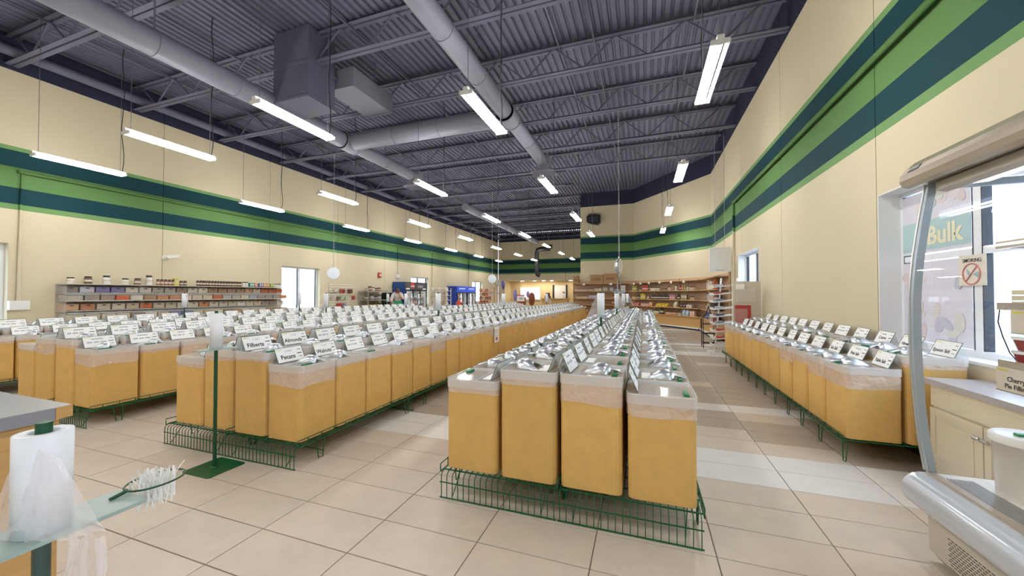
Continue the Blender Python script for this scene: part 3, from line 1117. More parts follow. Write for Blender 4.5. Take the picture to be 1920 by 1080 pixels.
def bag_roll(label, x, y, z, h, r=0.042, film=1, rot=0.0):
    t = thing('bag_roll', label, 'bag roll', (x, y, z), rot, 'rolls of produce bags')
    MB().lathe([(0.014, 0.0), (r, 0.0), (r, h), (0.020, h), (0.020, h - 0.03)], 24, caps=False).build('roll', M_roll, t)
    MB().tube([(0, 0, h - 0.03), (0, 0, h + 0.018)], 0.012, 8).build('core_peg', M_dgreen, t)
    if film:
        def fn(u, v):
            a = (film * r, 0.03, h * (1 - v * 0.95))
            c = (film * (r + 0.16 * v), 0.02 - 0.03 * u, h * (0.97 - v * 1.35))
            p = lerp(a, c, u)
            return (p[0], p[1] + 0.008 * math.sin(9 * v + 5 * u), p[2] + 0.004 * math.sin(14 * u))
        sheet(fn, 6, 8).build('loose_film', M_film, t)
    return t

bag_stand('green bag stand on a floor plate in front of the left bin island', -3.156, 2.0, 0.917, 0.0)
bag_roll('roll of bags on the stand in front of the left bin island', -3.156, 2.0, 0.926, 0.275, 0.042, 0)
STANDS = [(-0.495, 4.70, 'nearest on the centre island', -1), (-0.495, 7.6, 'second on the centre island', 1), (-0.495, 10.2, 'third on the centre island', -1), (-0.495, 12.7, 'last on the centre island', 1),
          (-3.31, 5.62, 'nearest on the island left of centre', -1), (-3.31, 8.78, 'second on the island left of centre', -1), (-3.31, 13.2, 'last on the island left of centre', 1),
          (-6.06, 5.9, 'nearest on the third island from the right', -1), (-6.06, 8.6, 'second on the third island from the right', 1),
          (-8.82, 4.98, 'nearest on the island by the left wall', 1), (-8.82, 7.68, 'second on the island by the left wall', -1), (-8.82, 11.4, 'last on the island by the left wall', 1)]
for x, y, w, f in STANDS:
    # the pole stands in the slot between the two inner rows
    bag_stand('green post with bag plate, ' + w, x, y, 1.075, 0.0, False)
    bag_roll('white roll of produce bags, ' + w, x, y, 1.084, 0.28, 0.044, f)

# the stand close to the camera with its ring of twist ties
t = bag_stand('bag stand close to the camera with grey plate and tie ring', -1.09, 0.385, 0.892, 0.0, True, mat('grey_green_post', '#41544f', 0.4))
ring = [(0.045 * math.sin(a) - 0.005, 0.125 + 0.055 - 0.055 * math.cos(a), 0.91) for a in [2 * PI * k / 28 for k in range(28)]]
MB().tube(ring, 0.0022, 6, closed=True).build('tie_ring', M_dgreen, t)
MB().tube([(-0.01, 0.10, 0.902), (-0.007, 0.13, 0.909)], 0.004, 6).build('ring_arm', M_dgreen, t)
r = bag_roll('thick roll of clear bags on the stand close to the camera', -1.09, 0.385, 0.901, 0.185, 0.039, 0)

RT, TC = Vector((0.943, 0.332, 0)), Vector((0.943, -0.333, 0))      # along the plate, and square off it

def drape(u, v):
    # pulled off the roll and over the plate to both sides
    a = RT * lerp((-0.040,), (0.030,), u)[0] + TC * (0.006 + 0.042 * math.sin(PI * (0.12 + 0.62 * u))) + Vector((0, 0, 0.176 - 0.03 * u))
    c = RT * lerp((-0.115,), (0.118,), u)[0] + TC * (0.050 + 0.012 * math.sin(PI * u)) + Vector((0, 0, -0.012 + 0.026 * u))
    p = a.lerp(c, v)
    w = 0.0035 * v * math.sin(21 * v + 13 * u) + 0.0025 * v * math.sin(37 * u + 5 * v)
    return tuple(p + TC * (w + 0.012 * math.sin(PI * v) * (0.4 + u)) + Vector((0, 0, w)))

sheet(drape, 24, 22).build('loose_film', M_filmclear, r)

def hang(u, v):
    p = RT * (0.045 + 0.07 * u - 0.035 * v * (1 - u)) + TC * (0.055 + 0.014 * math.sin(9 * u + 2 * v)) + Vector((0, 0, 0.012 - 0.32 * v + 0.005 * math.sin(19 * u)))
    return tuple(p + RT * 0.006 * math.sin(13 * v + 6 * u) + TC * 0.005 * math.sin(25 * u + 9 * v))

sheet(hang, 20, 18).build('loose_film', M_filmclear, r)
b = MB()
rr = random.Random(4)
for k in range(120):
    a = rr.uniform(0, 2 * PI)
    q = rr.uniform(0.0, 0.85)
    x0, y0 = -1.095 + 0.040 * q * math.sin(a), 0.385 + 0.175 + 0.048 * q * math.cos(a)
    dx, dy = rr.uniform(-0.012, 0.012), rr.uniform(-0.012, 0.012)
    z0, z1 = 0.865 + rr.uniform(-0.012, 0.01), 0.922 + rr.uniform(-0.012, 0.016)
    b.bar((x0 - dx, y0 - dy, z0), (x0 + dx, y0 + dy, z1), 0.0028, 0.0007)
b.bar((-1.085, 0.575, 0.885), (-1.075, 0.612, 0.94), 0.003, 0.001)
stuff(tag(b.build('twist_ties', mat('tie_white', '#f0eeea', 0.5)), 'bunch of white twist ties in the ring close to the camera', 'twist ties'))

# ------------------------------------------------------------------ checkout counter at the left edge
M_lam = mat('grey_laminate', '#8c8d94', 0.4, noise=0.06, nscale=60)
M_lamtop = mat('grey_laminate_top', '#939493', 0.35, noise=0.05, nscale=60)
t = thing('checkout_counter', 'wooden counter with grey laminate top at the left edge', 'counter', (-2.2, 0.85, 0))
top = [(-0.012, 0.005), (0.0, -0.045), (-0.02, -1.6), (-1.5, -1.6), (-1.5, 0.005)]
MB().prism(top, 0.855, 0.9, 'z').build('counter_top', M_lamtop, t)
MB().prism([(0.004, -0.046), (-0.016, -1.6), (-0.02, -1.6), (0.0, -0.046)], 0.853, 0.898, 'z').build('front_edging', M_lam, t)
MB().prism([(-0.010, 0.008), (0.003, -0.044), (-0.001, -0.044), (-0.014, 0.008)], 0.853, 0.899, 'z').build('corner_edging', M_wood, t)
MB().box(-1.45, -0.035, -1.55, -0.02, 0.08, 0.855).build('body', M_wood, t)
MB().box(-0.035, -0.03, -0.9, -0.03, 0.1, 0.84).build('side_panel', M_wood, t)
MB().box(-1.42, -0.06, -1.5, -0.06, 0.0, 0.08).build('plinth', M_black, t)
t = thing('counter_screen', 'grey upright box standing on the counter at the left edge', 'box', (-2.9, 0.74, 0.9))
MB().rbox(0.68, 0.07, 0.02, 0.315, 0.008, 2).build('cabinet', M_lam, t)
MB().rbox(0.4, 0.12, 0.0, 0.02, 0.01, 2).build('foot', M_lam, t)

# ------------------------------------------------------------------ refrigerated display case at the right edge
M_case = mat('case_silver', '#c0c8d2', 0.25, 0.15, coat=0.6)
M_casebeige = mat('case_beige_steel', '#c3bdb0', 0.35, 0.1)
M_canopy = mat('canopy_champagne', '#b9ad9b', 0.28, 0.45, coat=0.4)
M_deck = mat('case_white_deck', '#e9e7e1', 0.4)
Y0c, Y1c = 0.25, 2.45
t = thing('display_case', 'silver refrigerated display case with curved glass end at right', 'display case', (1.2, Y1c, 0))
ox, oy = 1.2, Y1c

def P(x, z):
    return (x - ox, z)
LC = Y0c - Y1c
bump = []
for k in range(13):
    a = math.radians(70 + 250 * k / 12 * 0.72)
    bump.append(P(1.315 + 0.085 * math.cos(a), 0.375 + 0.085 * math.sin(a)))
bump = [P(1.36, 0.458)] + bump + [P(1.36, 0.29)]
MB().prism(bump, LC, 0, 'y', 0, True).build('bumper', M_case, t)
MB().prism(bump, 0.0, 0.018, 'y').build('bumper_end_cap', M_case, t)
MB().prism([P(1.345, 0.288), P(1.322, 0.262), P(1.325, 0.10), P(1.36, 0.05), P(2.1, 0.05), P(2.1, 0.40), P(1.36, 0.40)], LC, -0.004).build('base', M_casebeige, t)
MB().prism([P(1.338, 0.285), P(1.316, 0.262), P(1.320, 0.098), P(1.326, 0.098), P(1.328, 0.262), P(1.348, 0.285)], LC, -0.02).build('kick_panel', M_casebeige, t)
g = MB()
for rI in range(10):
    z = 0.228 - rI * 0.0125
    for k in range(36):
        y = -0.14 - 0.012 * rI * 0.0 - k * 0.021 - (rI % 2) * 0.0105
        xx = 1.3165 + (0.262 - z) * 0.024 - 0.0005
        g.box(xx - ox - 0.001, xx - ox + 0.002, y - 0.014, y, z - 0.0035, z)
stuff(g.build('vent_slots', M_black, t))
MB().prism([P(1.30, 0.058), P(1.36, 0.058), P(1.36, 0.03), P(1.30, 0.03)], LC, -0.05).build('skid_rail', M_casebeige, t)
for y in (-0.1, LC + 0.2):
    MB().lathe([(0.02, 0.0), (0.02, 0.02), (0.01, 0.03)], 10, (1.36 - ox, y, 0)).build('foot', M_casebeige, t)
MB().prism([P(1.318, 0.452), P(1.318, 0.474), P(1.35, 0.474), P(1.35, 0.452)], LC, 0.0).build('front_sill', M_canopy, t)
MB().prism([P(1.35, 0.44), P(1.35, 0.466), P(2.1, 0.466), P(2.1, 0.44)], LC, 0.0).build('deck', M_deck, t)
gr = MB()
for k in range(9):
    gr.bar((1.365 + 0.011 * k - ox, LC, 0.469), (1.365 + 0.011 * k - ox, -0.06, 0.469), 0.004, 0.006)
gr.build('air_grille', M_steel, t)
CURVE = [(1.343, 1.90), (1.331, 1.825), (1.318, 1.745), (1.303, 1.640), (1.290, 1.540), (1.280, 1.430), (1.274, 1.328), (1.2725, 1.2), (1.274, 1.06), (1.278, 0.92), (1.284, 0.793), (1.297, 0.64), (1.321, 0.474)]
off = 0.032
loop = [P(x, z) for x, z in CURVE] + [P(x + off, z) for x, z in reversed(CURVE)]
fr = MB()
fr.prism(loop, -0.015, 0.012, 'y')
fr.build('end_frame', mat('case_blue_grey', '#a9b6c0', 0.3, 0.3), t)
ed = MB()
ed.tube([(P(x, z)[0], 0.012, z) for x, z in CURVE], 0.006, 6)
ed.build('end_trim', M_steel, t)
gl = MB()
gl.add([(P(x, z)[0] + 0.002, y, z) for y in (LC, -0.015) for x, z in CURVE], [(i, i + 1, len(CURVE) + i + 1, len(CURVE) + i) for i in range(len(CURVE) - 1)], 0, True)
gl.build('curved_front_glass', M_glass, t)
MB().box(1.35 - ox, 2.1 - ox, -0.012, -0.006, 0.474, 1.87).build('end_glass', M_glass, t)
MB().prism([P(1.352, 0.474), P(1.352, 0.56), P(1.358, 0.56), P(1.358, 0.474)], LC, -0.02).build('inner_glass_lip', M_glass, t)
can = [P(1.262, 1.898), P(1.250, 1.925), P(1.254, 1.955), P(1.275, 1.985), P(1.315, 2.022), P(1.36, 2.035), P(1.95, 2.035), P(1.95, 1.93), P(1.34, 1.905), P(1.29, 1.890)]
MB().prism(can, LC, 0.03, 'y').build('canopy', M_canopy, t)
badge = MB()
badge.prism([P(1.2735, 1.9835), P(1.2565, 1.9585), P(1.2545, 1.9600), P(1.2715, 1.9850)], -0.10, -0.022, 'y')
bd = badge.build('badge', M_black, t)
nm = obj('lettering', text_mesh('COLDEX', 0.016, mat('badge_silver', '#cfd2d6', 0.3), 0.0003), bd)
bn = Vector((-0.83, 0, 0.56)).normalized()
mm = Matrix.Identity(3)
mm.col[0] = (0, -1, 0); mm.col[2] = bn; mm.col[1] = bn.cross(Vector((0, -1, 0)))
nm.matrix_local = Matrix.Translation(Vector((1.2632 - ox, -0.061, 1.9720)) + bn * 0.002) @ mm.to_4x4()
MB().prism([P(1.36, 1.90), P(1.42, 1.906), P(1.42, 1.86), P(1.40, 1.85), P(1.36, 1.86)], LC, -0.03).build('light_rail', M_casebeige, t)
MB().prism([P(1.44, 1.905), P(1.52, 1.91), P(1.52, 1.875), P(1.44, 1.87)], LC, -0.08).build('light_diffuser', mat('case_lamp', '#f2f7fb', 0.4, emit=0.8), t)
MB().prism([P(1.35, 1.872), P(2.1, 1.872), P(2.1, 1.905), P(1.35, 1.905)], -0.02, 0.006).build('end_rail', mat('case_blue_grey', '#a9b6c0', 0.3, 0.3), t)
MB().box(2.06 - ox, 2.1 - ox, LC, -0.3, 0.474, 1.9).build('back_panel', M_deck, t)
for z in (1.589, 1.303, 1.037):
    sh = MB()
    sh.box(1.59 - ox, 2.06 - ox, LC, -0.02, z - 0.018, z - 0.010)
    so = sh.build('shelf', M_glass, t)
    MB().box(1.575 - ox, 1.59 - ox, LC, -0.02, z - 0.026, z + 0.008).build('price_rail', M_canopy, so)
    MB().tube([(1.62 - ox, -0.03, z - 0.02), (2.05 - ox, -0.03, z - 0.02)], 0.006, 6).build('bracket', M_steel, so)
wire = [(1.58 - ox, -0.03, 1.29), (1.572 - ox, -0.03, 1.22), (1.575 - ox, -0.05, 1.15), (1.59 - ox, -0.06, 1.08), (1.61 - ox, -0.07, 1.04)]
MB().tube(wire, 0.0025, 5).build('lamp_cable', M_black, t)

def case_sign(label, y0, y1, z0, z1, lines):
    c = thing('case_price_sign', label, 'sign', (1.5735, (y0 + y1) / 2, z0))
    w = y1 - y0
    MB().box(-0.002, 0, -w / 2, w / 2, 0, z1 - z0).build('card', mat('cream_card', '#d9cfbf', 0.5), c)
    MB().box(-0.003, -0.002, w / 2 - 0.06, w / 2 - 0.008, z1 - z0 - 0.016, z1 - z0 - 0.008).build('brand_strip', M_yellow, c)
    MB().box(-0.004, 0.001, -w / 2, w / 2, -0.003, 0).build('edge', mat('sign_edge'), c)
    for k, tx in enumerate(lines):
        o = obj('lettering', text_mesh(tx, 0.030, M_ink, 0.0005), c)
        m3 = Matrix.Identity(3)
        m3.col[0] = (0, -1, 0); m3.col[1] = (0, 0, 1); m3.col[2] = (-1, 0, 0)
        o.matrix_local = Matrix.Translation((-0.0026, 0.0, (z1 - z0) * 0.52 - k * 0.032)) @ m3.to_4x4()

case_sign('cream sign reading Cherry Pie Filling on the lowest shelf of the display case', 2.235, 2.435, 0.905, 1.012, ['Cherry', 'Pie Filling'])
case_sign('blank-looking cream sign on the middle shelf of the display case', 2.14, 2.355, 1.175, 1.28, [])
M_red = mat('cherry_red', '#8a1220', 0.2, noise=0.25, nscale=60, coat=0.5)
M_clear = mat('clear_tub', '#f2f2f2', 0.1, trans=0.86)
for k in range(2):
    c = thing('dessert_tub', 'clear tub of red cherry filling, %s of the stack on the case shelf' % ('lower', 'upper')[k], 'tub', (1.655, 2.36, 1.029 + k * 0.064))
    MB().lathe([(0.05, 0.002), (0.062, 0.045), (0.062, 0.05)], 18).build('filling', M_red, c)
    MB().lathe([(0.067, 0.05), (0.068, 0.062), (0.06, 0.063), (0.0, 0.063)], 18).build('lid', M_white, c)
for k in range(3):
    c = thing('cream_packet', 'flat cream packet on the middle case shelf, %s of three' % ('lowest', 'middle', 'topmost')[k], 'packet', (1.71, 2.355, 1.295 + k * 0.026), 0.03 * k)
    MB().rbox(0.2, 0.13, 0, 0.022, 0.02, 3).build('packet', mat('cream_wrap', '#e3d9bd', 0.5), c)
    MB().box(-0.08, 0.08, -0.069, -0.064, 0.006, 0.014).build('seal', mat('cream_wrap'), c)
c = thing('white_pail', 'white pail with a green bar on its lid inside the display case', 'pail', (1.555, 2.265, 0.467))
MB().lathe([(0.088, 0.0), (0.098, 0.235), (0.102, 0.236), (0.102, 0.25)], 28, caps=True).build('pail_body', mat('pail_white', '#e7e2da', 0.4), c)
MB().lathe([(0.107, 0.238), (0.108, 0.266), (0.10, 0.273), (0.085, 0.268), (0.0, 0.268)], 28).build('pail_lid', M_white, c)
MB().box(-0.035, 0.035, -0.012, 0.012, 0.268, 0.280).build('lid_handle', M_lime, c)

# cream cabinet under the window, behind the case
M_cream = mat('cream_cabinet_paint', '#ddd3b9', 0.4)
t = thing('base_cabinet', 'cream two-door base cabinet under the big window behind the case', 'cabinet', (2.0, 2.72, 0))
MB().box(0.02, 0.34, 0, 0.94, 0.0, 0.69).build('body', M_cream, t)
for k in range(2):
    a, c = 0.01 + k * 0.465, 0.47 + k * 0.465
    d = MB()
    d.box(0, 0.02, a, c - 0.005, 0.06, 0.52)
    d.box(-0.006, 0, a, c - 0.005, 0.47, 0.52); d.box(-0.006, 0, a, c - 0.005, 0.06, 0.11)
    d.box(-0.006, 0, a, a + 0.05, 0.11, 0.47); d.box(-0.006, 0, c - 0.055, c - 0.005, 0.11, 0.47)
    d.box(-0.004, 0, a + 0.075, c - 0.08, 0.135, 0.445)
    do = d.build('door', M_cream, t)
    ky = c - 0.03 if k == 0 else a + 0.03
    kb = MB()
    kb.tube([(-0.024, ky - 0.026, 0.44), (-0.028, ky, 0.44), (-0.024, ky + 0.026, 0.44)], [0.006, 0.013, 0.006], 8)
    kb.bar((-0.026, ky, 0.44), (0.0, ky, 0.44), 0.008, 0.008)
    kb.build('knob', M_steel, do)
d = MB()
d.box(0, 0.02, 0.01, 0.93, 0.535, 0.68); d.box(-0.005, 0, 0.04, 0.90, 0.56, 0.655)
d.build('drawer', M_cream, t)
MB().box(-0.03, 0.35, -0.02, 0.96, 0.69, 0.73).build('worktop', mat('grey_stone_top', '#aaa6a8', 0.3, noise=0.25, nscale=40), t)

# poster on the big window and the paper no-smoking notice
t = thing('window_poster', 'printed window film, backlight wash in its pale colours, with almond shapes and a Bulk band', 'poster', (2.535, 4.56, 0.9))
M_pos = mat('poster_film', '#dedce8', 0.6, noise=0.10, nscale=5, trans=0.06)  # sheet and nut colours kept pale to carry the wash of backlight
MB().box(0, 0.002, -0.43, 0.42, 0.0, 0.76).build('lower_sheet', M_pos, t)
MB().box(0, 0.002, -0.43, 0.42, 0.84, 1.43).build('upper_sheet', M_pos, t)
rr = random.Random(9)
alm = [mat('poster_almond_%d' % k, c, 0.6, trans=0.06) for k, c in enumerate(('#ddd8d6', '#e0d6dc', '#c6c6d8', '#d8dcd4', '#dccfd2'))]
for k in range(26):
    yy, zz = rr.uniform(-0.36, 0.35), rr.choice((rr.uniform(0.07, 0.69), rr.uniform(1.22, 1.37)))
    a, q, an = rr.uniform(0.06, 0.095), rr.uniform(0.036, 0.055), rr.uniform(0, PI)
    pts = [(yy + a * math.cos(w) * math.cos(an) - q * math.sin(w) * math.sin(an), zz + a * math.cos(w) * math.sin(an) + q * math.sin(w) * math.cos(an)) for w in [2 * PI * i / 14 for i in range(14)]]
    MB().prism(pts, -0.002 - 0.0002 * k, 0.0, 'x').build('printed_nut', alm[k % 5], t)
MB().box(-0.001, 0, -0.43, 0.42, 0.87, 1.15).build('band', mat('poster_band', '#b3d2d6', 0.6, trans=0.05), t)
o = obj('lettering', text_mesh('Bulk', 0.235, mat('poster_letters', '#e8e6c8', 0.6), 0.008), t)
m3 = Matrix.Identity(3)
m3.col[0] = (0, -1, 0); m3.col[1] = (0, 0, 1); m3.col[2] = (-1, 0, 0)
o.matrix_local = Matrix.Translation((-0.003, -0.13, 0.99)) @ m3.to_4x4()
t = thing('no_smoking_notice', 'paper smoking notice with a red crossed circle on the window mullion', 'notice', (2.52, 4.10, 1.42))
MB().box(0, 0.002, -0.13, 0.14, 0, 0.25).build('sheet', mat('notice_paper', '#e2dccf', 0.6), t)
o = obj('lettering', text_mesh('SMOKING', 0.042, M_ink, 0.0004), t)
o.matrix_local = Matrix.Translation((-0.002, 0.005, 0.205)) @ m3.to_4x4()
c = [(-0.002, 0.01 + 0.085 * math.cos(w), 0.095 + 0.085 * math.sin(w)) for w in [2 * PI * i / 24 for i in range(24)]]
MB().tube(c, 0.006, 5, closed=True).build('red_ring', mat('notice_ring', '#cf7a70', 0.5), t)
MB().bar((-0.002, 0.065, 0.155 - 0.12), (-0.002, -0.045, 0.155), 0.012, 0.003).build('red_bar', mat('notice_ring'), t)
MB().prism([(-0.06, 0.06), (0.0, 0.09), (-0.05, 0.115), (-0.075, 0.1)], -0.0015, 0.0, 'x').build('hand_print', mat('notice_blue', '#9fb2bd', 0.5), t)
MB().prism([(0.02, 0.10), (0.06, 0.14), (0.05, 0.09), (0.03, 0.075)], -0.0015, 0.0, 'x').build('hand_print', mat('notice_blue'), t)

# ------------------------------------------------------------------ hanging dial scales
def scale(label, x, y, rot, chain=5.88):
    t = thing('hanging_scale', label, 'scale', (x, y, 2.03), rot, 'hanging dial scales')
    r = 0.19
    MB().lathe([(0.03, -0.085), (r * 0.75, -0.07), (r * 0.97, -0.03), (r, 0.0), (r, 0.02), (r * 0.97, 0.035)], 32, axis='x').build('housing', M_steel, t)
    d = MB().lathe([(r * 0.96, 0.028), (r * 0.96, 0.032), (0.0, 0.032)], 32, axis='x', sm=False).build('dial', M_card, t)
    k = MB()
    for i in range(24):
        a = 2 * PI * i / 24
        q = r * (0.72 if i % 6 == 0 else 0.80)
        k.bar((0.034, q * math.cos(a), q * math.sin(a)), (0.034, r * 0.89 * math.cos(a), r * 0.89 * math.sin(a)), 0.004, 0.003)
    k.build('tick_marks', M_inkgrey, d)
    MB().bar((0.037, 0, -0.05), (0.037, 0, r * 0.85), 0.008, 0.003).build('needle', M_inkgrey, d)
    MB().tube([(0, 0, r - 0.01), (0, 0, r + 0.05)], 0.018, 8).build('top_lug', M_steel, t)
    n = int((chain - 2.03 - r) / 0.05)
    ch = MB()
    for i in range(n):
        z = r + 0.04 + i * 0.05
        w = (0.011, 0.0) if i % 2 else (0.0, 0.011)
        ch.tube([(w[0], w[1], z), (w[0], w[1], z + 0.052), (-w[0], -w[1], z + 0.052), (-w[0], -w[1], z)], 0.004, 4, closed=True)
    stuff(ch.build('chain', M_steel, t))
    MB().bar((0, 0, -r), (0, 0, -r - 0.06), 0.014, 0.014).build('hook', M_steel, t)
    for s in (-1, 1):
        MB().tube([(0, 0, -r - 0.05), (0, s * 0.13, -r - 0.14), (0, s * 0.16, -r - 0.42)], 0.005, 5).build('bail', M_steel, t)
    MB().lathe([(0.0, -r - 0.48), (0.10, -r - 0.47), (0.17, -r - 0.42), (0.18, -r - 0.415)], 20).build('pan', M_steel, t)

scale('white dial scale hanging from a chain before the left wall window', -9.45, 9.49, math.radians(-46))
scale('dial scale seen edge-on hanging above the centre island', -0.56, 9.49, math.radians(-12))
scale('white dial scale on a chain far back, facing the camera', -6.32, 15.34, math.radians(-65))
scale('farthest white dial scale, turned aside behind the other far scale', -8.31, 21.19, math.radians(-20))
# ------------------------------------------------------------------ plywood wall shelves with groceries
LEV = [0.51, 0.825, 1.135, 1.50, 1.886]

def wall_shelf(label, p0, d, L, dep, e0=0.0, e1=0.0, levels=LEV):
    """p0 on the wall, d along the wall; local x along the shelf, local -y into the hall"""
    rot = math.atan2(d[1], d[0])
    t = thing('wall_shelf', label, 'shelf', (p0[0], p0[1], 0), rot)
    MB().box(-e0, L + e1, -0.018, -0.002, 0.12, 1.99).build('back_board', M_ply, t)
    for z in levels:
        s = MB().box(0, L, -dep, -0.018, z - 0.022, z).build('shelf_board', M_ply, t)
        MB().box(0, L, -dep - 0.006, -dep, z - 0.026, z + 0.004).build('edge_strip', M_wood, s)
    n = max(1, int(L / 1.2))
    for k in range(n + 1):
        x = min(L - 0.01, max(0.01, L * k / n))
        MB().box(x - 0.009, x + 0.009, -dep * 0.8, -0.018, 0.12, 0.488).build('divider', M_ply, t)
        MB().box(x - 0.012, x + 0.012, -0.05, -0.018, 0.51, 1.99).build('upright', M_ply, t)
    MB().box(0, L, -dep * 0.82, -dep * 0.80, 0.1, 0.488).build('apron_board', M_wood, t)
    MB().box(0, L, -dep - 0.02, -0.018, 0.06, 0.10).build('base_deck', M_white, t)
    MB().box(0, L, -dep, -dep + 0.02, 0.0, 0.06).build('kick_board', M_black, t)
    return t

def prod_mesh(kind, col, w, h):
    key = (kind, col, round(w, 3), round(h, 3))
    if key in _T:
        return _T[key]
    m = mat('pack_' + col.strip('#'), col, 0.4, noise=0.12, nscale=40)
    lab = mat('pack_label', '#d6cbb8', 0.5)
    cap = mat('pack_cap', '#2a2523', 0.4) if kind in ('bottle', 'jar') else m
    r = w / 2
    if kind == 'bottle':
        parts = [('body', MB().lathe([(r * 0.9, 0), (r, 0.01), (r, h * 0.58), (r * 0.45, h * 0.74), (r * 0.38, h * 0.9)], 10), m), ('cap', MB().lathe([(r * 0.46, h * 0.88), (r * 0.46, h)], 8), cap),
                 ('label_band', MB().lathe([(r * 1.02, h * 0.2), (r * 1.02, h * 0.4)], 10, caps=False), lab)]
    elif kind == 'jar':
        parts = [('body', MB().lathe([(r * 0.9, 0), (r, 0.01), (r, h * 0.74), (r * 0.8, h * 0.82)], 10), m), ('cap', MB().lathe([(r * 0.86, h * 0.8), (r * 0.86, h)], 10), cap),
                 ('label_band', MB().lathe([(r * 1.02, h * 0.3), (r * 1.02, h * 0.55)], 10, caps=False), lab)]
    elif kind == 'bag':
        b = MB()
        b.add([(-r, -0.05, 0), (r, -0.05, 0), (r * 0.9, -0.065, h * 0.4), (-r * 0.9, -0.065, h * 0.4), (-r * 0.95, -0.008, h), (r * 0.95, -0.008, h),
               (-r, 0.05, 0), (r, 0.05, 0), (r * 0.9, 0.06, h * 0.4), (-r * 0.9, 0.06, h * 0.4), (-r * 0.95, 0.008, h), (r * 0.95, 0.008, h)],
              [(0, 1, 2, 3), (3, 2, 5, 4), (7, 6, 9, 8), (8, 9, 10, 11), (4, 5, 11, 10), (1, 7, 8, 2), (2, 8, 11, 5), (6, 0, 3, 9), (9, 3, 4, 10), (0, 6, 7, 1)])
        parts = [('bag', b, m), ('label_patch', MB().box(-r * 0.5, r * 0.5, -0.068, -0.062, h * 0.3, h * 0.5), lab)]
    else:
        parts = [('carton', MB().box(-r, r, -0.05, 0.05, 0, h), m), ('label_patch', MB().box(-r * 0.7, r * 0.7, -0.0515, -0.05, h * 0.35, h * 0.8), lab)]
    _T[key] = [(n, b.mesh(n, mm)) for n, b, mm in parts]
    return _T[key]

COLN = {}

def row(t, where, lev, x0, x1, kind, col, cname, w, h, dep=0.3, step=1.12, jit=0.01):
    """a line of like packs along a shelf"""
    rot = t.rotation_euler.z
    c, s = math.cos(rot), math.sin(rot)
    x = x0 + w / 2
    rr = random.Random(int(x0 * 1000) + int(lev * 100))
    lab = '%s %s on the %s' % (cname, kind, where)
    k = 0
    items = []
    while x + w / 2 <= x1 + 1e-6:
        lx, ly = x, -dep + rr.uniform(-jit, jit)
        items.append((t.location.x + lx * c - ly * s, t.location.y + lx * s + ly * c))
        x += w * step
    for k, (wx, wy) in enumerate(items):
        o = thing(kind, lab + (', %s of its row' % ORD[k] if len(items) > 1 else ''), kind, (wx, wy, lev + 0.001), rot, lab if len(items) > 1 else None)
        for n, me in prod_mesh(kind, col, w, h):
            obj(n, me, o)

ts = wall_shelf('long plywood grocery shelf on the stepped back wall', (-3.40, YB - 0.01), (1, 0), 2.76, 0.42, 0, 0.19)
dv = dgv.normalized()
dA = Vector((-0.43, YB, 0)) + dgn * 0.012 - dv * 0.21
tb = wall_shelf('long plywood grocery shelf on the diagonal wall', (dA.x, dA.y), (-dv.x, -dv.y), 4.32, 0.42, 0.19, 0.12)
tc = wall_shelf('plywood grocery shelf along the right wall near the corner', (XR - 0.012, 15.25), (0, -1), 3.1, 0.40, 0.12, 0)
S = ['bottom', 'second', 'third', 'fourth', 'top']
A = 'shelf of the stepped wall'
for lev, items in ((3, [(0.15, 0.75, 'jar', '#d6b9c0', 'pink', 0.06, 0.12), (0.80, 1.12, 'jar', '#cfa6ad', 'rosy', 0.055, 0.14), (1.13, 1.45, 'carton', '#d8cba2', 'pale yellow', 0.07, 0.13), (1.5, 1.75, 'bottle', '#9fb9b8', 'pale teal', 0.07, 0.24), (1.85, 2.05, 'bottle', '#a9c3d6', 'pale blue', 0.07, 0.24), (2.08, 2.32, 'jar', '#6f93ba', 'blue', 0.07, 0.15), (2.36, 2.58, 'carton', '#cdd6df', 'whitish blue', 0.1, 0.28)]),
                   (2, [(0.2, 0.75, 'jar', '#d9cc95', 'cream', 0.055, 0.13), (0.8, 1.4, 'carton', '#b7b0cf', 'lavender', 0.08, 0.16), (1.95, 2.1, 'jar', '#b3543f', 'brick red', 0.07, 0.16)]),
                   (1, [(0.95, 1.2, 'carton', '#4aa0a6', 'teal', 0.11, 0.08), (1.25, 1.42, 'carton', '#3a3534', 'dark', 0.08, 0.08), (1.95, 2.1, 'carton', '#a83a2a', 'red', 0.07, 0.2)]),
                   (0, [(0.45, 0.55, 'jar', '#e2b7a6', 'peach', 0.08, 0.09), (0.72, 0.82, 'jar', '#e5c0b0', 'pale peach', 0.08, 0.09), (1.0, 1.4, 'jar', '#dccfa6', 'straw', 0.07, 0.09)])):
    for x0, x1, kind, col, cn, w, h in items:
        row(ts, S[lev] + ' ' + A, LEV[lev], x0, x1, kind, col, cn, w, h)
A = 'shelf of the diagonal wall'
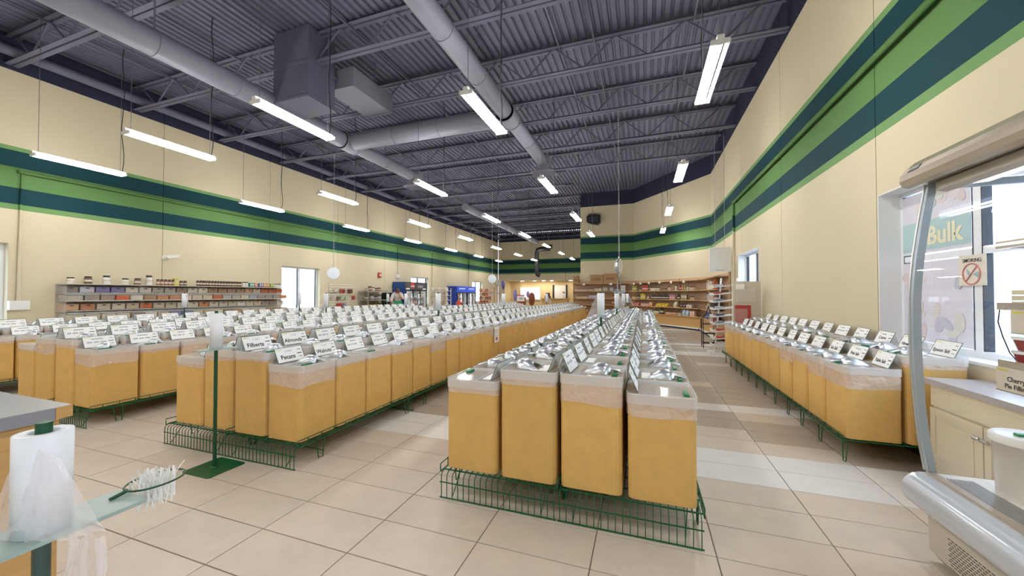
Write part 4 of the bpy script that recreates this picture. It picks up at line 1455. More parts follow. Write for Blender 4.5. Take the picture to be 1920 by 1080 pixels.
for lev, items in ((3, [(0.12, 0.55, 'bottle', '#b6b52e', 'yellow', 0.1, 0.3), (0.62, 0.8, 'jar', '#6f9a55', 'green', 0.08, 0.1), (0.86, 1.35, 'bottle', '#c84a34', 'orange red', 0.1, 0.3), (1.45, 2.1, 'jar', '#ddd3b4', 'cream', 0.075, 0.16), (2.25, 2.55, 'jar', '#4d4038', 'dark brown', 0.06, 0.1), (2.58, 2.78, 'jar', '#c9a9a5', 'dusty pink', 0.07, 0.18), (3.0, 3.2, 'jar', '#e0dfd8', 'white', 0.1, 0.22), (3.24, 3.34, 'bottle', '#a0283a', 'crimson', 0.07, 0.3), (3.36, 3.5, 'bottle', '#d8894a', 'orange', 0.07, 0.26), (3.5, 3.62, 'bottle', '#9eb05a', 'lime', 0.07, 0.27), (3.64, 3.74, 'jar', '#cfe0cf', 'pale green', 0.09, 0.18), (3.78, 4.05, 'jar', '#d9b9a9', 'peach', 0.08, 0.15)]),
                   (2, [(0.1, 0.42, 'jar', '#d6c07c', 'straw', 0.07, 0.14), (0.5, 0.72, 'bottle', '#34322f', 'black', 0.09, 0.22), (0.76, 1.15, 'bottle', '#d8c21f', 'bright yellow', 0.1, 0.28), (1.2, 1.42, 'jar', '#c3a49a', 'pinkish brown', 0.07, 0.15), (1.5, 2.62, 'bottle', '#3c3236', 'dark', 0.062, 0.24), (2.65, 3.05, 'bottle', '#d58fa0', 'pink', 0.075, 0.24), (3.1, 3.32, 'bottle', '#3a2a33', 'plum', 0.07, 0.24), (3.36, 3.75, 'carton', '#8f8a68', 'olive', 0.09, 0.2), (3.8, 4.05, 'jar', '#c8b48a', 'tan', 0.06, 0.13)]),
                   (1, [(0.15, 0.75, 'bag', '#c97a70', 'reddish', 0.16, 0.13), (0.8, 1.35, 'carton', '#dda9a4', 'pink', 0.1, 0.1), (1.4, 1.62, 'carton', '#dd8f55', 'orange', 0.1, 0.18), (1.85, 2.75, 'bag', '#d9c024', 'bright yellow', 0.17, 0.14), (2.95, 3.3, 'bag', '#d9d3b2', 'pale cream', 0.17, 0.22), (3.32, 3.6, 'bag', '#4a3230', 'dark', 0.13, 0.2), (3.62, 4.0, 'carton', '#e0d6cc', 'whitish', 0.13, 0.12)]),
                   (0, [(1.4, 1.6, 'bottle', '#bdbb9a', 'pale olive', 0.07, 0.2), (1.65, 2.0, 'jar', '#cfcfb8', 'greyish', 0.08, 0.15), (2.05, 2.35, 'jar', '#56614d', 'dark green', 0.1, 0.24), (2.4, 3.1, 'jar', '#d1936a', 'amber', 0.07, 0.14), (3.15, 3.4, 'jar', '#d8d6cf', 'white', 0.08, 0.12), (3.42, 3.75, 'bag', '#a9c3d9', 'light blue', 0.15, 0.22), (3.8, 4.05, 'carton', '#dfb29a', 'peach', 0.11, 0.2)])):
    for x0, x1, kind, col, cn, w, h in items:
        row(tb, S[lev] + ' ' + A, LEV[lev], x0, x1, kind, col, cn, w, h)
A = 'shelf of the right wall corner'
for lev, items in ((3, [(0.2, 0.5, 'carton', '#dccbb8', 'beige', 0.13, 0.24), (0.55, 1.3, 'carton', '#e5e0d8', 'white', 0.17, 0.27), (1.45, 1.75, 'bag', '#c8702c', 'orange', 0.22, 0.32)]),
                   (2, [(0.05, 0.3, 'carton', '#6a7fb5', 'blue', 0.09, 0.24), (0.35, 1.5, 'carton', '#cfc3b6', 'greyish', 0.1, 0.22), (1.55, 2.1, 'jar', '#8a4038', 'maroon', 0.09, 0.2)]),
                   (1, [(0.1, 0.8, 'bag', '#c9c2a2', 'pale', 0.16, 0.22), (0.85, 1.6, 'bag', '#4c4652', 'dark', 0.16, 0.24)]),
                   (0, [(0.1, 0.7, 'bag', '#54669c', 'blue', 0.17, 0.22), (0.75, 1.35, 'bag', '#c8c3c4', 'silvery', 0.18, 0.24), (1.4, 1.9, 'bag', '#c9392c', 'bright red', 0.17, 0.14)])):
    for x0, x1, kind, col, cn, w, h in items:
        row(tc, S[lev] + ' ' + A, LEV[lev], x0 + 0.65, x1 + 0.65, kind, col, cn, w, h, 0.25)

def carton_box(label, x, y, z, w, d, h, rot=0.0, m=M_cardboard):
    t = thing('cardboard_box', label, 'box', (x, y, z), rot)
    MB().box(-w / 2, w / 2, -d / 2, d / 2, 0, h).build('box', m, t)
    MB().box(-w / 2, w / 2, -0.02, 0.02, h, h + 0.002).build('tape', mat('box_tape', '#8f6d48', 0.5), t)
    MB().box(-w * 0.3, w * 0.3, -d / 2 - 0.001, -d / 2, h * 0.35, h * 0.6).build('print', mat('box_print', '#85664a', 0.7), t)

carton_box('brown cardboard box on the top shelf, left of the pair', -2.18, YB - 0.25, 1.888, 0.62, 0.34, 0.42)
carton_box('taller brown cardboard box on the top shelf, right of the pair', -1.52, YB - 0.25, 1.888, 0.66, 0.34, 0.47)
carton_box('small brown box at the left end of the top grocery shelf', -3.2, YB - 0.25, 1.888, 0.25, 0.3, 0.36)
for k, (tt, x) in enumerate([(ts, 0.6), (ts, 1.9), (tb, 0.4), (tb, 0.9), (tb, 1.5), (tb, 2.2), (tb, 2.9), (tb, 3.6)]):
    c, s = math.cos(tt.rotation_euler.z), math.sin(tt.rotation_euler.z)
    lx, ly = x, -0.432
    g = thing('shelf_ticket', 'small white ticket on the top shelf edge, %s from left' % ORD[k], 'ticket', (tt.location.x + lx * c - ly * s, tt.location.y + lx * s + ly * c, 1.80), tt.rotation_euler.z, 'shelf tickets')
    MB().box(-0.06, 0.06, -0.004, 0.0, 0.0, 0.085).build('ticket', M_card, g)
    MB().box(-0.04, 0.03, -0.005, -0.004, 0.03, 0.045).build('print', M_inkgrey, g)

# white hanging panel, leaning tray rack and display board by the small right window
t = thing('white_signboard', 'white square signboard hung by wires near the right corner', 'signboard', (2.06, 12.0, 2.0))
MB().box(-0.27, 0.27, -0.03, 0.03, 0, 0.68).build('panel', M_white, t)
MB().box(-0.12, 0.12, -0.034, -0.03, 0.03, 0.05).build('vent', M_inkgrey, t)
for s in (-1, 1):
    MB().bar((s * 0.12, 0, 0.68), (s * 0.12, 0, 3.9), 0.008, 0.008).build('hanger_wire', M_inkgrey, t)
t = thing('tray_tower', 'white wire tower of tilted trays by the right wall', 'rack', (1.72, 9.55, 0))
for s in (-1, 1):
    MB().bar((0.0 + s * 0.2, 0.0, 0.05), (0.12 + s * 0.16, 0.12, 1.72), 0.025, 0.025).build('upright', M_white, t)
for k in range(9):
    z = 0.2 + 0.165 * k
    b = MB()
    b.prism([(-0.26, z - 0.03), (0.22, z + 0.03), (0.22, z + 0.07), (0.2, z + 0.07), (0.2, z + 0.045), (-0.25, z - 0.01), (-0.25, z + 0.03), (-0.27, z + 0.03)], -0.22, 0.24)
    b.build('tray', M_white, t)
MB().box(-0.34, 0.22, -0.26, 0.26, 0.0, 0.05).build('base', M_white, t)
for k, (z, col, cn) in enumerate(((0.33, '#c8543c', 'orange red'), (0.50, '#c8543c', 'orange red'), (0.66, '#8f9aa8', 'grey'), (0.83, '#5a5e74', 'slate'), (0.99, '#b9c4d2', 'pale blue'), (1.16, '#8a96a4', 'grey'), (1.32, '#b85048', 'red'), (1.49, '#a9b4c6', 'pale blue'))):
    g = thing('packet', '%s packet in the white tray tower, tray %s from below' % (cn, ORD[k + 1]), 'packet', (1.62, 9.5 + 0.02 * k, z + 0.035))
    MB().rbox(0.16, 0.2, 0, 0.05, 0.02, 2).build('packet', mat('packet_' + col[1:], col, 0.4, noise=0.2, nscale=20), g)
    MB().box(-0.05, 0.05, -0.06, 0.06, 0.05, 0.052).build('label_patch', M_card, g)
t = thing('display_board', 'tall beige board with clear pockets leaning by the right wall', 'board', (2.08, 8.98, 0.0))
MB().box(-0.30, 0.20, 0, 0.05, 0.0, 1.62).build('board', mat('beige_board', '#cfc7b6', 0.5), t)
MB().box(-0.27, 0.02, -0.012, 0.0, 0.72, 1.12).build('red_panel', mat('red_board', '#b5453f', 0.45), t)
MB().box(-0.28, 0.1, -0.06, -0.054, 1.2, 1.45).build('clear_pocket', M_clear, t)
MB().box(-0.28, -0.05, -0.05, -0.044, 0.75, 1.05).build('clear_pocket', M_clear, t)
MB().box(-0.25, -0.1, -0.052, -0.01, 1.45, 1.56).build('leaflets', M_card, t)
t = thing('cart_handle_rack', 'black wire basket stand before the corner shelf', 'rack', (1.55, 10.6, 0))
for sx in (-1, 1):
    for sy in (-1, 1):
        MB().tube([(sx * 0.14, sy * 0.14, 0.0), (sx * 0.14, sy * 0.14, 0.72), (sx * 0.05, sy * 0.05, 0.86), (0, 0, 1.05)], 0.01, 6).build('leg', M_black, t)
for z in (0.12, 0.36, 0.6):
    b = MB()
    b.tube([(-0.14, -0.14, z), (0.14, -0.14, z), (0.14, 0.14, z), (-0.14, 0.14, z)], 0.007, 5, closed=True)
    for k in range(5):
        b.bar((-0.14, -0.11 + 0.055 * k, z), (0.14, -0.11 + 0.055 * k, z), 0.005, 0.005)
    b.build('basket', M_black, t)

# ------------------------------------------------------------------ candy shelves on the left wall
t = thing('candy_shelf', 'long clear-fronted candy shelf on the left wall', 'shelf', (XL, 4.28, 0))
Lc = 5.1
M_shelf = mat('shelf_grey_edge', '#d2cbbb', 0.4)
MB().box(0.002, 0.02, 0, Lc, 0.1, 1.57).build('back_board', mat('pale_board', '#dcd5c2', 0.5), t)
for z, d in ((1.575, 0.46), (1.385, 0.30), (1.215, 0.50), (1.0, 0.34), (0.80, 0.54)):
    MB().box(0.02, d, 0, Lc, z - 0.016, z).build('shelf_board', M_shelf, t)
for y in (0.006, Lc / 4, Lc / 2, 3 * Lc / 4, Lc - 0.006):
    MB().box(0.02, 0.42, y - 0.006, y + 0.006, 0.0, 1.56).build('divider', M_clear if 0.1 < y else M_clear, t)
MB().box(0.02, 0.5, 0, Lc, 0.0, 0.08).build('plinth', M_white, t)
CC = ['#8a8078', '#b9772f', '#c9c6d6', '#cfcbc0', '#7d76a8', '#b3adc6', '#cdc6ba', '#a9a196', '#8d8378', '#927868', '#d6cdb6', '#c9bfae', '#c4551f', '#a07b58', '#9d7a56', '#b57a52', '#caa27c', '#c1b09a', '#b98a5e', '#b5591e', '#bfb7a2', '#a5a09a', '#8f96a0', '#bdb29a', '#c7bda6']
CN = ['grey', 'caramel', 'pale lilac', 'cream', 'violet', 'lilac', 'off-white', 'taupe', 'brownish grey', 'cocoa', 'pale straw', 'beige', 'orange', 'tan', 'light brown', 'copper', 'peach', 'sand', 'ochre', 'rust', 'pale olive', 'silver', 'slate', 'khaki', 'ivory']
rr = random.Random(21)
TIER = [('top tier', 1.392, 0.165, 0.03, 0.28), ('second tier', 1.218, 0.14, 0.10, 0.48), ('third tier', 1.006, 0.18, 0.03, 0.32), ('bottom tier', 0.803, 0.15, 0.12, 0.52)]
for ti, (tn, z, h, d0, d1) in enumerate(TIER):
    n = 20
    pw = Lc / n
    for k in range(n):
        ci = (k + ti * 7 + rr.randrange(3)) % len(CC)
        if ti >= 2 and rr.random() < 0.6:
            ci = rr.choice((3, 10, 11, 17, 18, 20, 23, 24))
        y = 4.28 + (k + 0.5) * pw
        g = thing('candy_bin', 'clear candy bin of %s sweets, %s of candy shelf, %s from left' % (CN[ci], tn, ORD[k]), 'candy bin', (XL, y, z), 0, 'clear candy bins')
        w = pw / 2 - 0.012
        m = mat('sweets_%d' % ci, CC[ci], 0.35, noise=0.28, nscale=45, coat=0.3)
        b = MB().prism([(d0, 0.003), (d1 - 0.02, 0.003), (d1 - 0.01, h * 0.72), (d0, h * 0.9)], -w + 0.004, w - 0.004)
        b.build('sweets', m, g)
        MB().prism([(d0, 0.001), (d1 - 0.015, 0.001), (d1, h * 0.8), (d1 - 0.08, h), (d0, h)], -w, w).build('clear_box', mat('clear_candy_box', '#f4f4f4', 0.1, trans=0.93), g)
        if ti % 2:
            MB().prism([(d1 - 0.09, h + 0.001), (d1 + 0.004, h * 0.8), (d1 + 0.006, h * 0.84), (d1 - 0.086, h + 0.008)], -w, w).build('lid', M_holder, g)
        else:
            MB().box(d1 + 0.001, d1 + 0.003, -0.03, 0.03, h * 0.5, h * 0.6).build('tag', M_ink, g)
JY = [(0.15, 0.1, '#e0dcd0', 'white', 1), (0.42, 0.13, '#6b5a4c', 'brown', 1), (0.72, 0.16, '#dfe0dc', 'white', 1), (1.05, 0.11, '#d8dcd0', 'pale', 1), (1.28, 0.12, '#8a6a60', 'mixed', 1), (1.5, 0.2, '#e2e2de', 'tall white', 1)]
for q, (y, h, col, cn, n) in enumerate(JY):
    g = thing('jar', '%s jar on the candy shelf top, %s from its left end' % (cn, ORD[q]), 'jar', (XL + 0.2, 4.28 + y, 1.576), 0)
    for nn, me in prod_mesh('jar', col, 0.13, h + 0.04):
        obj(nn, me, g)

def top_row(y0, y1, kind, col, cn, w, h, st=1.1):
    y = y0
    q = 0
    lab = '%s %s on top of the candy shelf' % (cn, kind)
    while y < y1:
        q += 1
        g = thing(kind, lab + ', %s of its row' % ORD[q - 1], kind, (XL + 0.25, 4.28 + y, 1.576), PI / 2, lab)
        for nn, me in prod_mesh(kind, col, w, h):
            obj(nn, me, g)
        y += w * st
top_row(1.66, 2.0, 'jar', '#9a6b5a', 'brownish', 0.075, 0.15)
top_row(2.03, 2.12, 'carton', '#c9bb3c', 'yellow', 0.09, 0.18)
top_row(2.16, 2.3, 'jar', '#5d4a3e', 'dark brown', 0.08, 0.13)
top_row(2.55, 3.75, 'jar', '#5a3e34', 'dark-capped brown', 0.07, 0.15)
top_row(3.80, 3.95, 'jar', '#d5d3cb', 'white dark-capped', 0.08, 0.15)
top_row(4.0, 4.12, 'carton', '#3f9c98', 'teal', 0.06, 0.13)
top_row(4.14, 4.2, 'carton', '#b8503a', 'red', 0.06, 0.12)
top_row(4.3, 4.42, 'carton', '#5d5aa0', 'violet', 0.06, 0.12)
top_row(4.44, 4.6, 'carton', '#c07a3c', 'orange', 0.06, 0.12)
top_row(4.68, 4.76, 'carton', '#8aa83c', 'lime', 0.06, 0.12)
top_row(4.82, 5.06, 'jar', '#d6d6d4', 'pale', 0.06, 0.12)
# ------------------------------------------------------------------ slatwall, steel shelf, fridges along the left wall
t = thing('slatwall', 'cream slatwall panel with hanging packs on the left wall', 'slatwall', (XL, 11.6, 0.7))
MB().box(0.002, 0.012, 0, 1.34, 0, 1.1).build('panel', mat('slat_groove', '#8f8a78', 0.6), t)
for k in range(11):
    MB().box(0.012, 0.03, 0, 1.34, 0.1 * k + 0.008, 0.1 * k + 0.094).build('slat', mat('slat_cream', '#d8d0b8', 0.5), t)
for k, (y, z, col, cn) in enumerate(((0.25, 0.72, '#cfc6b8', 'pale'), (0.55, 0.7, '#a84440', 'red'), (0.7, 0.7, '#8c3a34', 'dark red'), (1.0, 0.7, '#4a2a26', 'dark brown'), (1.12, 0.7, '#6a3a30', 'brown'), (0.1, 0.42, '#b8aca6', 'greyish'), (0.4, 0.4, '#6a5a54', 'umber'), (0.62, 0.42, '#a9bda0', 'pale green'), (0.85, 0.42, '#b9c4a8', 'light olive'), (1.25, 0.42, '#b0403c', 'scarlet'), (0.4, 0.12, '#a8383a', 'crimson'), (0.55, 0.12, '#b04a48', 'rose red'), (0.75, 0.12, '#8a97ac', 'slate blue'))):
    g = thing('hanging_pack', '%s pack hanging on the slatwall' % cn, 'pack', (XL + 0.03, 11.6 + y, 0.7 + z))
    MB().bar((0, 0, 0.16), (0.12, 0, 0.17), 0.006, 0.006).build('peg', M_steel, g)
    MB().box(0.05, 0.09, -0.06, 0.06, 0, 0.16).build('pack', mat('hang_' + col[1:], col, 0.4, noise=0.15, nscale=30), g)
t = thing('steel_shelf', 'grey steel shelf rack with scales and bowls by the left wall', 'shelf', (XL + 0.05, 13.2, 0))
for y in (0.02, 1.3):
    for x in (0.02, 0.5):
        MB().box(x - 0.015, x + 0.015, y - 0.015, y + 0.015, 0, 1.52).build('post', M_steel, t)
for z in (0.3, 0.75, 1.1, 1.5):
    MB().box(0, 0.52, 0, 1.32, z - 0.03, z).build('shelf_board', M_steel, t)
for k, (y, z, r, h, col, cn, kind) in enumerate(((0.2, 1.5, 0.06, 0.1, '#c9c5bc', 'pale', 'jar'), (0.4, 1.5, 0.09, 0.2, '#a05a4a', 'reddish', 'jar'), (0.6, 1.5, 0.08, 0.16, '#d5d0cc', 'white', 'jar'), (0.8, 1.5, 0.08, 0.14, '#8a4a40', 'brown', 'jar'), (1.0, 1.5, 0.09, 0.15, '#c06a50', 'orange brown', 'jar'), (0.2, 1.1, 0.1, 0.18, '#8a8478', 'grey', 'tub'), (0.5, 1.1, 0.1, 0.22, '#b9babc', 'silver', 'tub'), (0.75, 1.1, 0.1, 0.18, '#6f7478', 'slate', 'tub'), (1.0, 1.1, 0.1, 0.22, '#b0b2b4', 'steel', 'tub'), (0.3, 0.75, 0.12, 0.2, '#b3963c', 'mustard', 'tub'), (0.65, 0.75, 0.12, 0.2, '#c4a440', 'yellow', 'tub'), (1.0, 0.75, 0.12, 0.2, '#b8a050', 'ochre', 'tub'))):
    g = thing(kind, '%s %s on the grey steel shelf rack' % (cn, kind), kind, (XL + 0.33, 13.2 + y, z + 0.001))
    for nn, me in prod_mesh('jar', col, r * 2, h):
        obj(nn, me, g)
t = thing('black_cabinet', 'black waist-high cabinet beside the dark-fronted fridge', 'cabinet', (XL + 0.05, 14.75, 0))
MB().box(0, 0.55, 0, 0.5, 0.05, 1.42).build('body', M_black, t)
MB().box(0.55, 0.56, 0.02, 0.48, 0.1, 1.38).build('door', M_dark, t)
MB().box(0.02, 0.53, 0.02, 0.48, 0, 0.05).build('plinth', M_dark, t)

def fridge(label, short, y0, W, H, D, ndoor, side, head, lit=3.0):
    t = thing('drinks_fridge', label, 'fridge', (XL + 0.06, y0, 0))
    b = MB()
    b.box(0, D, 0, 0.04, 0.1, H); b.box(0, D, W - 0.04, W, 0.1, H); b.box(0, D, 0.04, W - 0.04, H - 0.05, H); b.box(0, D, 0.04, W - 0.04, 0.1, 0.2)
    b.box(0, 0.04, 0.04, W - 0.04, 0.2, H - 0.05)
    b.build('cabinet', side, t)
    lb = MB()
    lb.box(0.041, 0.05, 0.05, W - 0.05, 0.2, H - 0.4); lb.box(0.05, D - 0.03, 0.041, 0.05, 0.2, H - 0.4); lb.box(0.05, D - 0.03, W - 0.05, W - 0.041, 0.2, H - 0.4); lb.box(0.05, D - 0.03, 0.05, W - 0.05, H - 0.40, H - 0.39)
    lb.build('liner', M_white, t)
    MB().box(D, D + 0.03, 0, W, H - 0.38, H).build('header', head, t)
    MB().box(0.05, D - 0.02, 0.03, W - 0.03, 0, 0.1).build('plinth', M_black, t)
    dw = (W - 0.06) / ndoor
    for k in range(ndoor):
        y = 0.03 + k * dw
        f = MB()
        f.box(D, D + 0.03, y, y + 0.05, 0.2, H - 0.4); f.box(D, D + 0.03, y + dw - 0.05, y + dw, 0.2, H - 0.4)
        f.box(D, D + 0.03, y + 0.05, y + dw - 0.05, 0.2, 0.25); f.box(D, D + 0.03, y + 0.05, y + dw - 0.05, H - 0.45, H - 0.4)
        d = f.build('door', M_black, t)
        MB().box(D + 0.012, D + 0.018, y + 0.05, y + dw - 0.05, 0.25, H - 0.45).build('door_glass', M_glass, d)
        MB().bar((D + 0.05, y + dw - 0.06, 0.8), (D + 0.05, y + dw - 0.06, 1.2), 0.02, 0.02).build('handle', M_steel, d)
        MB().box(D - 0.05, D - 0.02, y + 0.04, y + 0.10, 0.25, H - 0.45).build('lamp_strip', mat('fridge_lamp', '#eef6ff', 0.5, emit=lit), t)
        for z in (0.55, 0.85, 1.15):
            MB().box(0.05, D - 0.08, y + 0.03, y + dw - 0.03, z - 0.012, z).build('shelf', M_steel, t)
    rr = random.Random(int(y0))
    cols = ['#c9d4de', '#d8dfe2', '#9fb3c4', '#b56a6a', '#7fa6a0', '#d9d3b8']
    for k in range(ndoor):
        for zi, z in enumerate((0.25, 0.56, 0.86, 1.16)):
            col = cols[(k + zi) % 6]
            for q in range(3):
                g = thing('bottle', 'drink bottle in %s, door %s, shelf %s, %s' % (short, ORD[k], ORD[zi], ('left', 'middle', 'right')[q]), 'bottle', (XL + 0.06 + D - 0.16, y0 + 0.03 + k * dw + 0.17 + q * (dw - 0.3) / 2, z + 0.001), 0, 'chilled bottles in ' + short)
                for nn, me in prod_mesh('bottle', col, 0.09, 0.24):
                    obj(nn, me, g)
    return t

M_fblue = mat('fridge_blue', '#1f4a8c', 0.35)
M_fhead = mat('fridge_header_grey', '#4a4b50', 0.4)
M_fblue3 = mat('fridge_side_blue', '#1c3f9a', 0.35)
M_fblue2 = mat('fridge_header_blue', '#1747c0', 0.35, emit=0.25)
f = fridge('drinks fridge with dark header and round logo, navy side', 'navy fridge', 15.55, 1.95, 1.96, 0.72, 3, M_fblue, M_fhead, 6.0)
hd = 0.72 + 0.031
m4 = Matrix.Identity(3)
m4.col[0] = (0, 1, 0); m4.col[1] = (0, 0, 1); m4.col[2] = (1, 0, 0)
o = obj('lettering', text_mesh('pepsi', 0.24, mat('logo_grey_white', '#c9c9cc', 0.5), 0.002), f)
o.matrix_local = Matrix.Translation((hd, 1.3, 1.77)) @ m4.to_4x4()
def disc_part(z0, z1, col, nm):
    pts = []
    R0 = 0.17
    N = 12
    lo = [(R0 * math.cos(math.asin(max(-1, min(1, z / R0)))), z) for z in [z0 + (z1 - z0) * k / N for k in range(N + 1)]]
    pts = [(0.6 + y, 1.78 + z) for y, z in lo] + [(0.6 - y, 1.78 + z) for y, z in reversed(lo)]
    MB().prism(pts, hd, hd + 0.004, 'x').build('logo', mat(nm, col, 0.4), f)
disc_part(0.0, 0.169, '#c9362f', 'logo_red'); disc_part(-0.06, 0.0, '#e6e6e6', 'logo_white'); disc_part(-0.169, -0.06, '#b8403a', 'logo_red_low')
for y in (0.2, 1.65):
    MB().box(hd, hd + 0.003, y - 0.15, y + 0.15, 1.585, 1.66).build('sticker', M_card, f)
for k, y0 in enumerate((20.95, 22.36)):
    f = fridge('bright blue drinks fridge, %s of the two beyond the grocery rack' % ('nearer', 'farther')[k], ('nearer', 'farther')[k] + ' blue fridge', y0, 1.36, 1.86, 0.72, 2, M_fblue3, M_fblue2, 6.0)
    b = MB()
    rr = random.Random(k)
    y = 0.25
    for q in range(7):
        w = rr.uniform(0.06, 0.13)
        b.box(hd, hd + 0.003, y, y + w, 1.66, 1.75)
        y += w + 0.02
    b.build('lettering', mat('header_white', '#dfe6f5', 0.5), f)

# racks and odds and ends beyond the bins
t = thing('goods_rack', 'cream tiered rack of packets at the end of the left island', 'rack', (-8.75, 15.05, 0))
for k in range(7):
    z = 0.25 + 0.21 * k
    MB().box(-0.42, 0.42, -0.28 + 0.02 * k, 0.28 - 0.02 * k, z - 0.02, z).build('shelf_board', mat('cream_wire', '#ded8c8', 0.5), t)
for s in (-1, 1):
    for q in (-1, 1):
        MB().box(s * 0.42 - 0.015, s * 0.42 + 0.015, q * 0.2 - 0.015, q * 0.2 + 0.015, 0, 1.62).build('post', mat('cream_wire'), t)
rr = random.Random(3)
for k in range(7):
    for q in range(5):
        col, cn = rr.choice((('#d8d0c0', 'cream'), ('#cfb9b0', 'rosy'), ('#c9c4ba', 'greyish'), ('#d9d2b8', 'straw'), ('#b9b3a8', 'taupe')))
        lab = '%s packets on the cream tiered rack' % cn
        g = thing('packet', '%s packet on cream tiered rack, shelf %s from below, %s from left' % (cn, ORD[k], ORD[q]), 'packet', (-8.75 - 0.34 + q * 0.17, 14.98, 0.251 + 0.21 * k), 0, lab)
        for nn, me in prod_mesh('bag', col, 0.14, 0.15):
            obj(nn, me, g)
t = thing('red_figure_stand', 'small red figure-shaped stand beside the cream rack', 'stand', (-7.95, 15.3, 0))
MB().tube([(-0.1, 0, 0), (-0.05, 0, 0.55), (0, 0, 0.75)], 0.045, 8).build('leg', mat('plastic_red', '#cc4334', 0.4), t)
MB().tube([(0.1, 0, 0), (0.05, 0, 0.55), (0, 0, 0.75)], 0.045, 8).build('leg', mat('plastic_red'), t)
MB().lathe([(0.06, 0.7), (0.12, 0.8), (0.13, 0.95), (0.08, 1.06), (0.0, 1.1)], 12).build('body', mat('plastic_red'), t)
t = thing('snack_rack', 'orange tiered snack rack far back by the left wall', 'rack', (-9.3, 21.6, 0))
for k in range(6):
    z = 0.3 + 0.24 * k
    MB().box(-0.5 + 0.04 * k, 0.5 - 0.02 * k, -0.25, 0.25, z - 0.02, z).build('shelf_board', mat('rack_orange', '#c98a5e', 0.5), t)
    for q in range(4):
        col, cn = rr.choice((('#c96f45', 'orange'), ('#b5543c', 'rust'), ('#d8b49a', 'peach'), ('#8d5a44', 'brown')))
        lab = '%s snack bags on the orange rack' % cn
        g = thing('bag', '%s snack bag on orange tiered rack, shelf %s from below, %s from left' % (cn, ORD[k], ORD[q]), 'bag', (-9.3 - 0.33 + 0.2 * q, 21.5, z + 0.001), 0, lab)
        for nn, me in prod_mesh('bag', col, 0.18, 0.18):
            obj(nn, me, g)
for s in (-1, 1):
    MB().box(s * 0.45 - 0.02, s * 0.45 + 0.02, 0.2, 0.24, 0, 1.75).build('post', mat('rack_orange'), t)
M_purple = mat('balloon_purple', '#5d4f94', 0.35, coat=0.4)
for k, (x, y, z, h, w, lab) in enumerate(((-8.55, 22.6, 1.95, 0.32, 0.13, 'dark purple balloon standing over the orange snack rack'), (-8.0, 23.4, 1.28, 0.42, 0.15, 'tall lilac oval balloon beyond the bins'), (-7.0, 23.0, 1.35, 0.24, 0.12, 'mauve flower-shaped balloon beyond the bins'))):
    g = thing('balloon', lab, 'balloon', (x, y, z))
    MB().lathe([(0.01, -h), (w * 0.6, -h * 0.7), (w, 0), (w * 0.7, h * 0.65), (0.0, h)], 14).build('balloon', (M_purple, mat('balloon_lilac', '#7f7ab5', 0.35), mat('balloon_mauve', '#a98fb4', 0.4))[k], g)
    MB().bar((0, 0, -h), (0, 0, -z + 0.02), 0.015, 0.015).build('stick', M_white, g)
    MB().lathe([(0.15, -z), (0.15, -z + 0.03), (0.03, -z + 0.05)], 12).build('base', M_white, g)
t = thing('wooden_high_chair', 'reddish wooden high chair with a white sign at the end of the third island', 'chair', (-6.0, 18.6, 0), 0.2)
M_redwood = mat('red_brown_wood', '#a55338', 0.45, noise=0.15, nscale=8)
for sx in (-1, 1):
    for sy in (-1, 1):
        MB().bar((sx * 0.24, sy * 0.22, 0), (sx * 0.16, sy * 0.14, 0.75), 0.04, 0.04).build('leg', M_redwood, t)
MB().box(-0.2, 0.2, -0.18, 0.18, 0.75, 0.78).build('seat', M_redwood, t)
MB().box(-0.2, 0.2, 0.14, 0.17, 0.78, 1.2).build('backrest', M_redwood, t)
MB().box(-0.26, 0.26, -0.2, -0.16, 0.95, 0.98).build('tray', M_redwood, t)
g = thing('white_sign', 'white paper sign with red border on the wooden high chair', 'sign', (-5.97, 18.36, 0.98))
MB().box(-0.2, 0.2, -0.01, 0.0, 0, 0.34).build('sheet', M_card, g)
MB().box(-0.2, 0.2, -0.012, -0.01, 0.28, 0.34).build('border', mat('sign_red', '#c9605a', 0.5), g)
MB().box(-0.1, 0.1, -0.012, -0.01, 0.1, 0.2).build('print', M_inkgrey, g)
t = thing('brown_coat_stand', 'tall reddish brown coat hanging beside the wooden high chair', 'coat', (-5.75, 19.6, 0))
MB().lathe([(0.10, 0.75), (0.16, 0.9), (0.18, 1.2), (0.14, 1.36), (0.05, 1.44)], 12).build('coat', mat('coat_brown', '#8a4a30', 0.7, noise=0.2, nscale=6), t)
MB().tube([(0, 0, 0.02), (0, 0, 1.5)], 0.02, 8).build('post', M_redwood, t)
MB().lathe([(0.2, 0), (0.2, 0.03), (0.03, 0.06)], 12).build('base', M_redwood, t)
# back room: window, white door, counter, downlights, people-height shapes
w = struct(MB().box(-10.35, -8.5, YF + 1.62, YF + 1.69, 0.85, 1.02).add([], []).build('window_7', M_frame))
b = MB()
b.box(-10.35, -10.28, YF + 1.62, YF + 1.69, 1.02, 1.9); b.box(-8.57, -8.5, YF + 1.62, YF + 1.69, 1.02, 1.9); b.box(-10.35, -8.5, YF + 1.62, YF + 1.69, 1.9, 1.96)
b.build('window_frame', M_frame, w)
MB().box(-10.28, -8.57, YF + 1.67, YF + 1.68, 1.02, 1.9).build('pane', mat('pane_daylight_glow', '#dfe9f5', 0.5, emit=1.1), w)  # daylight put in as the pane's own glow; the wall behind is solid
d = struct(MB().box(-7.25, -6.25, YF + 1.63, YF + 1.69, 0.0, 2.1).build('door_1', mat('door_white', '#e4e0dc', 0.45, emit=0.0)))
MB().box(-7.4, -7.25, YF + 1.6, YF + 1.69, 0, 2.15).build('door_frame', M_black, d)
MB().box(-6.25, -6.12, YF + 1.6, YF + 1.69, 0, 2.15).build('door_frame', M_black, d)
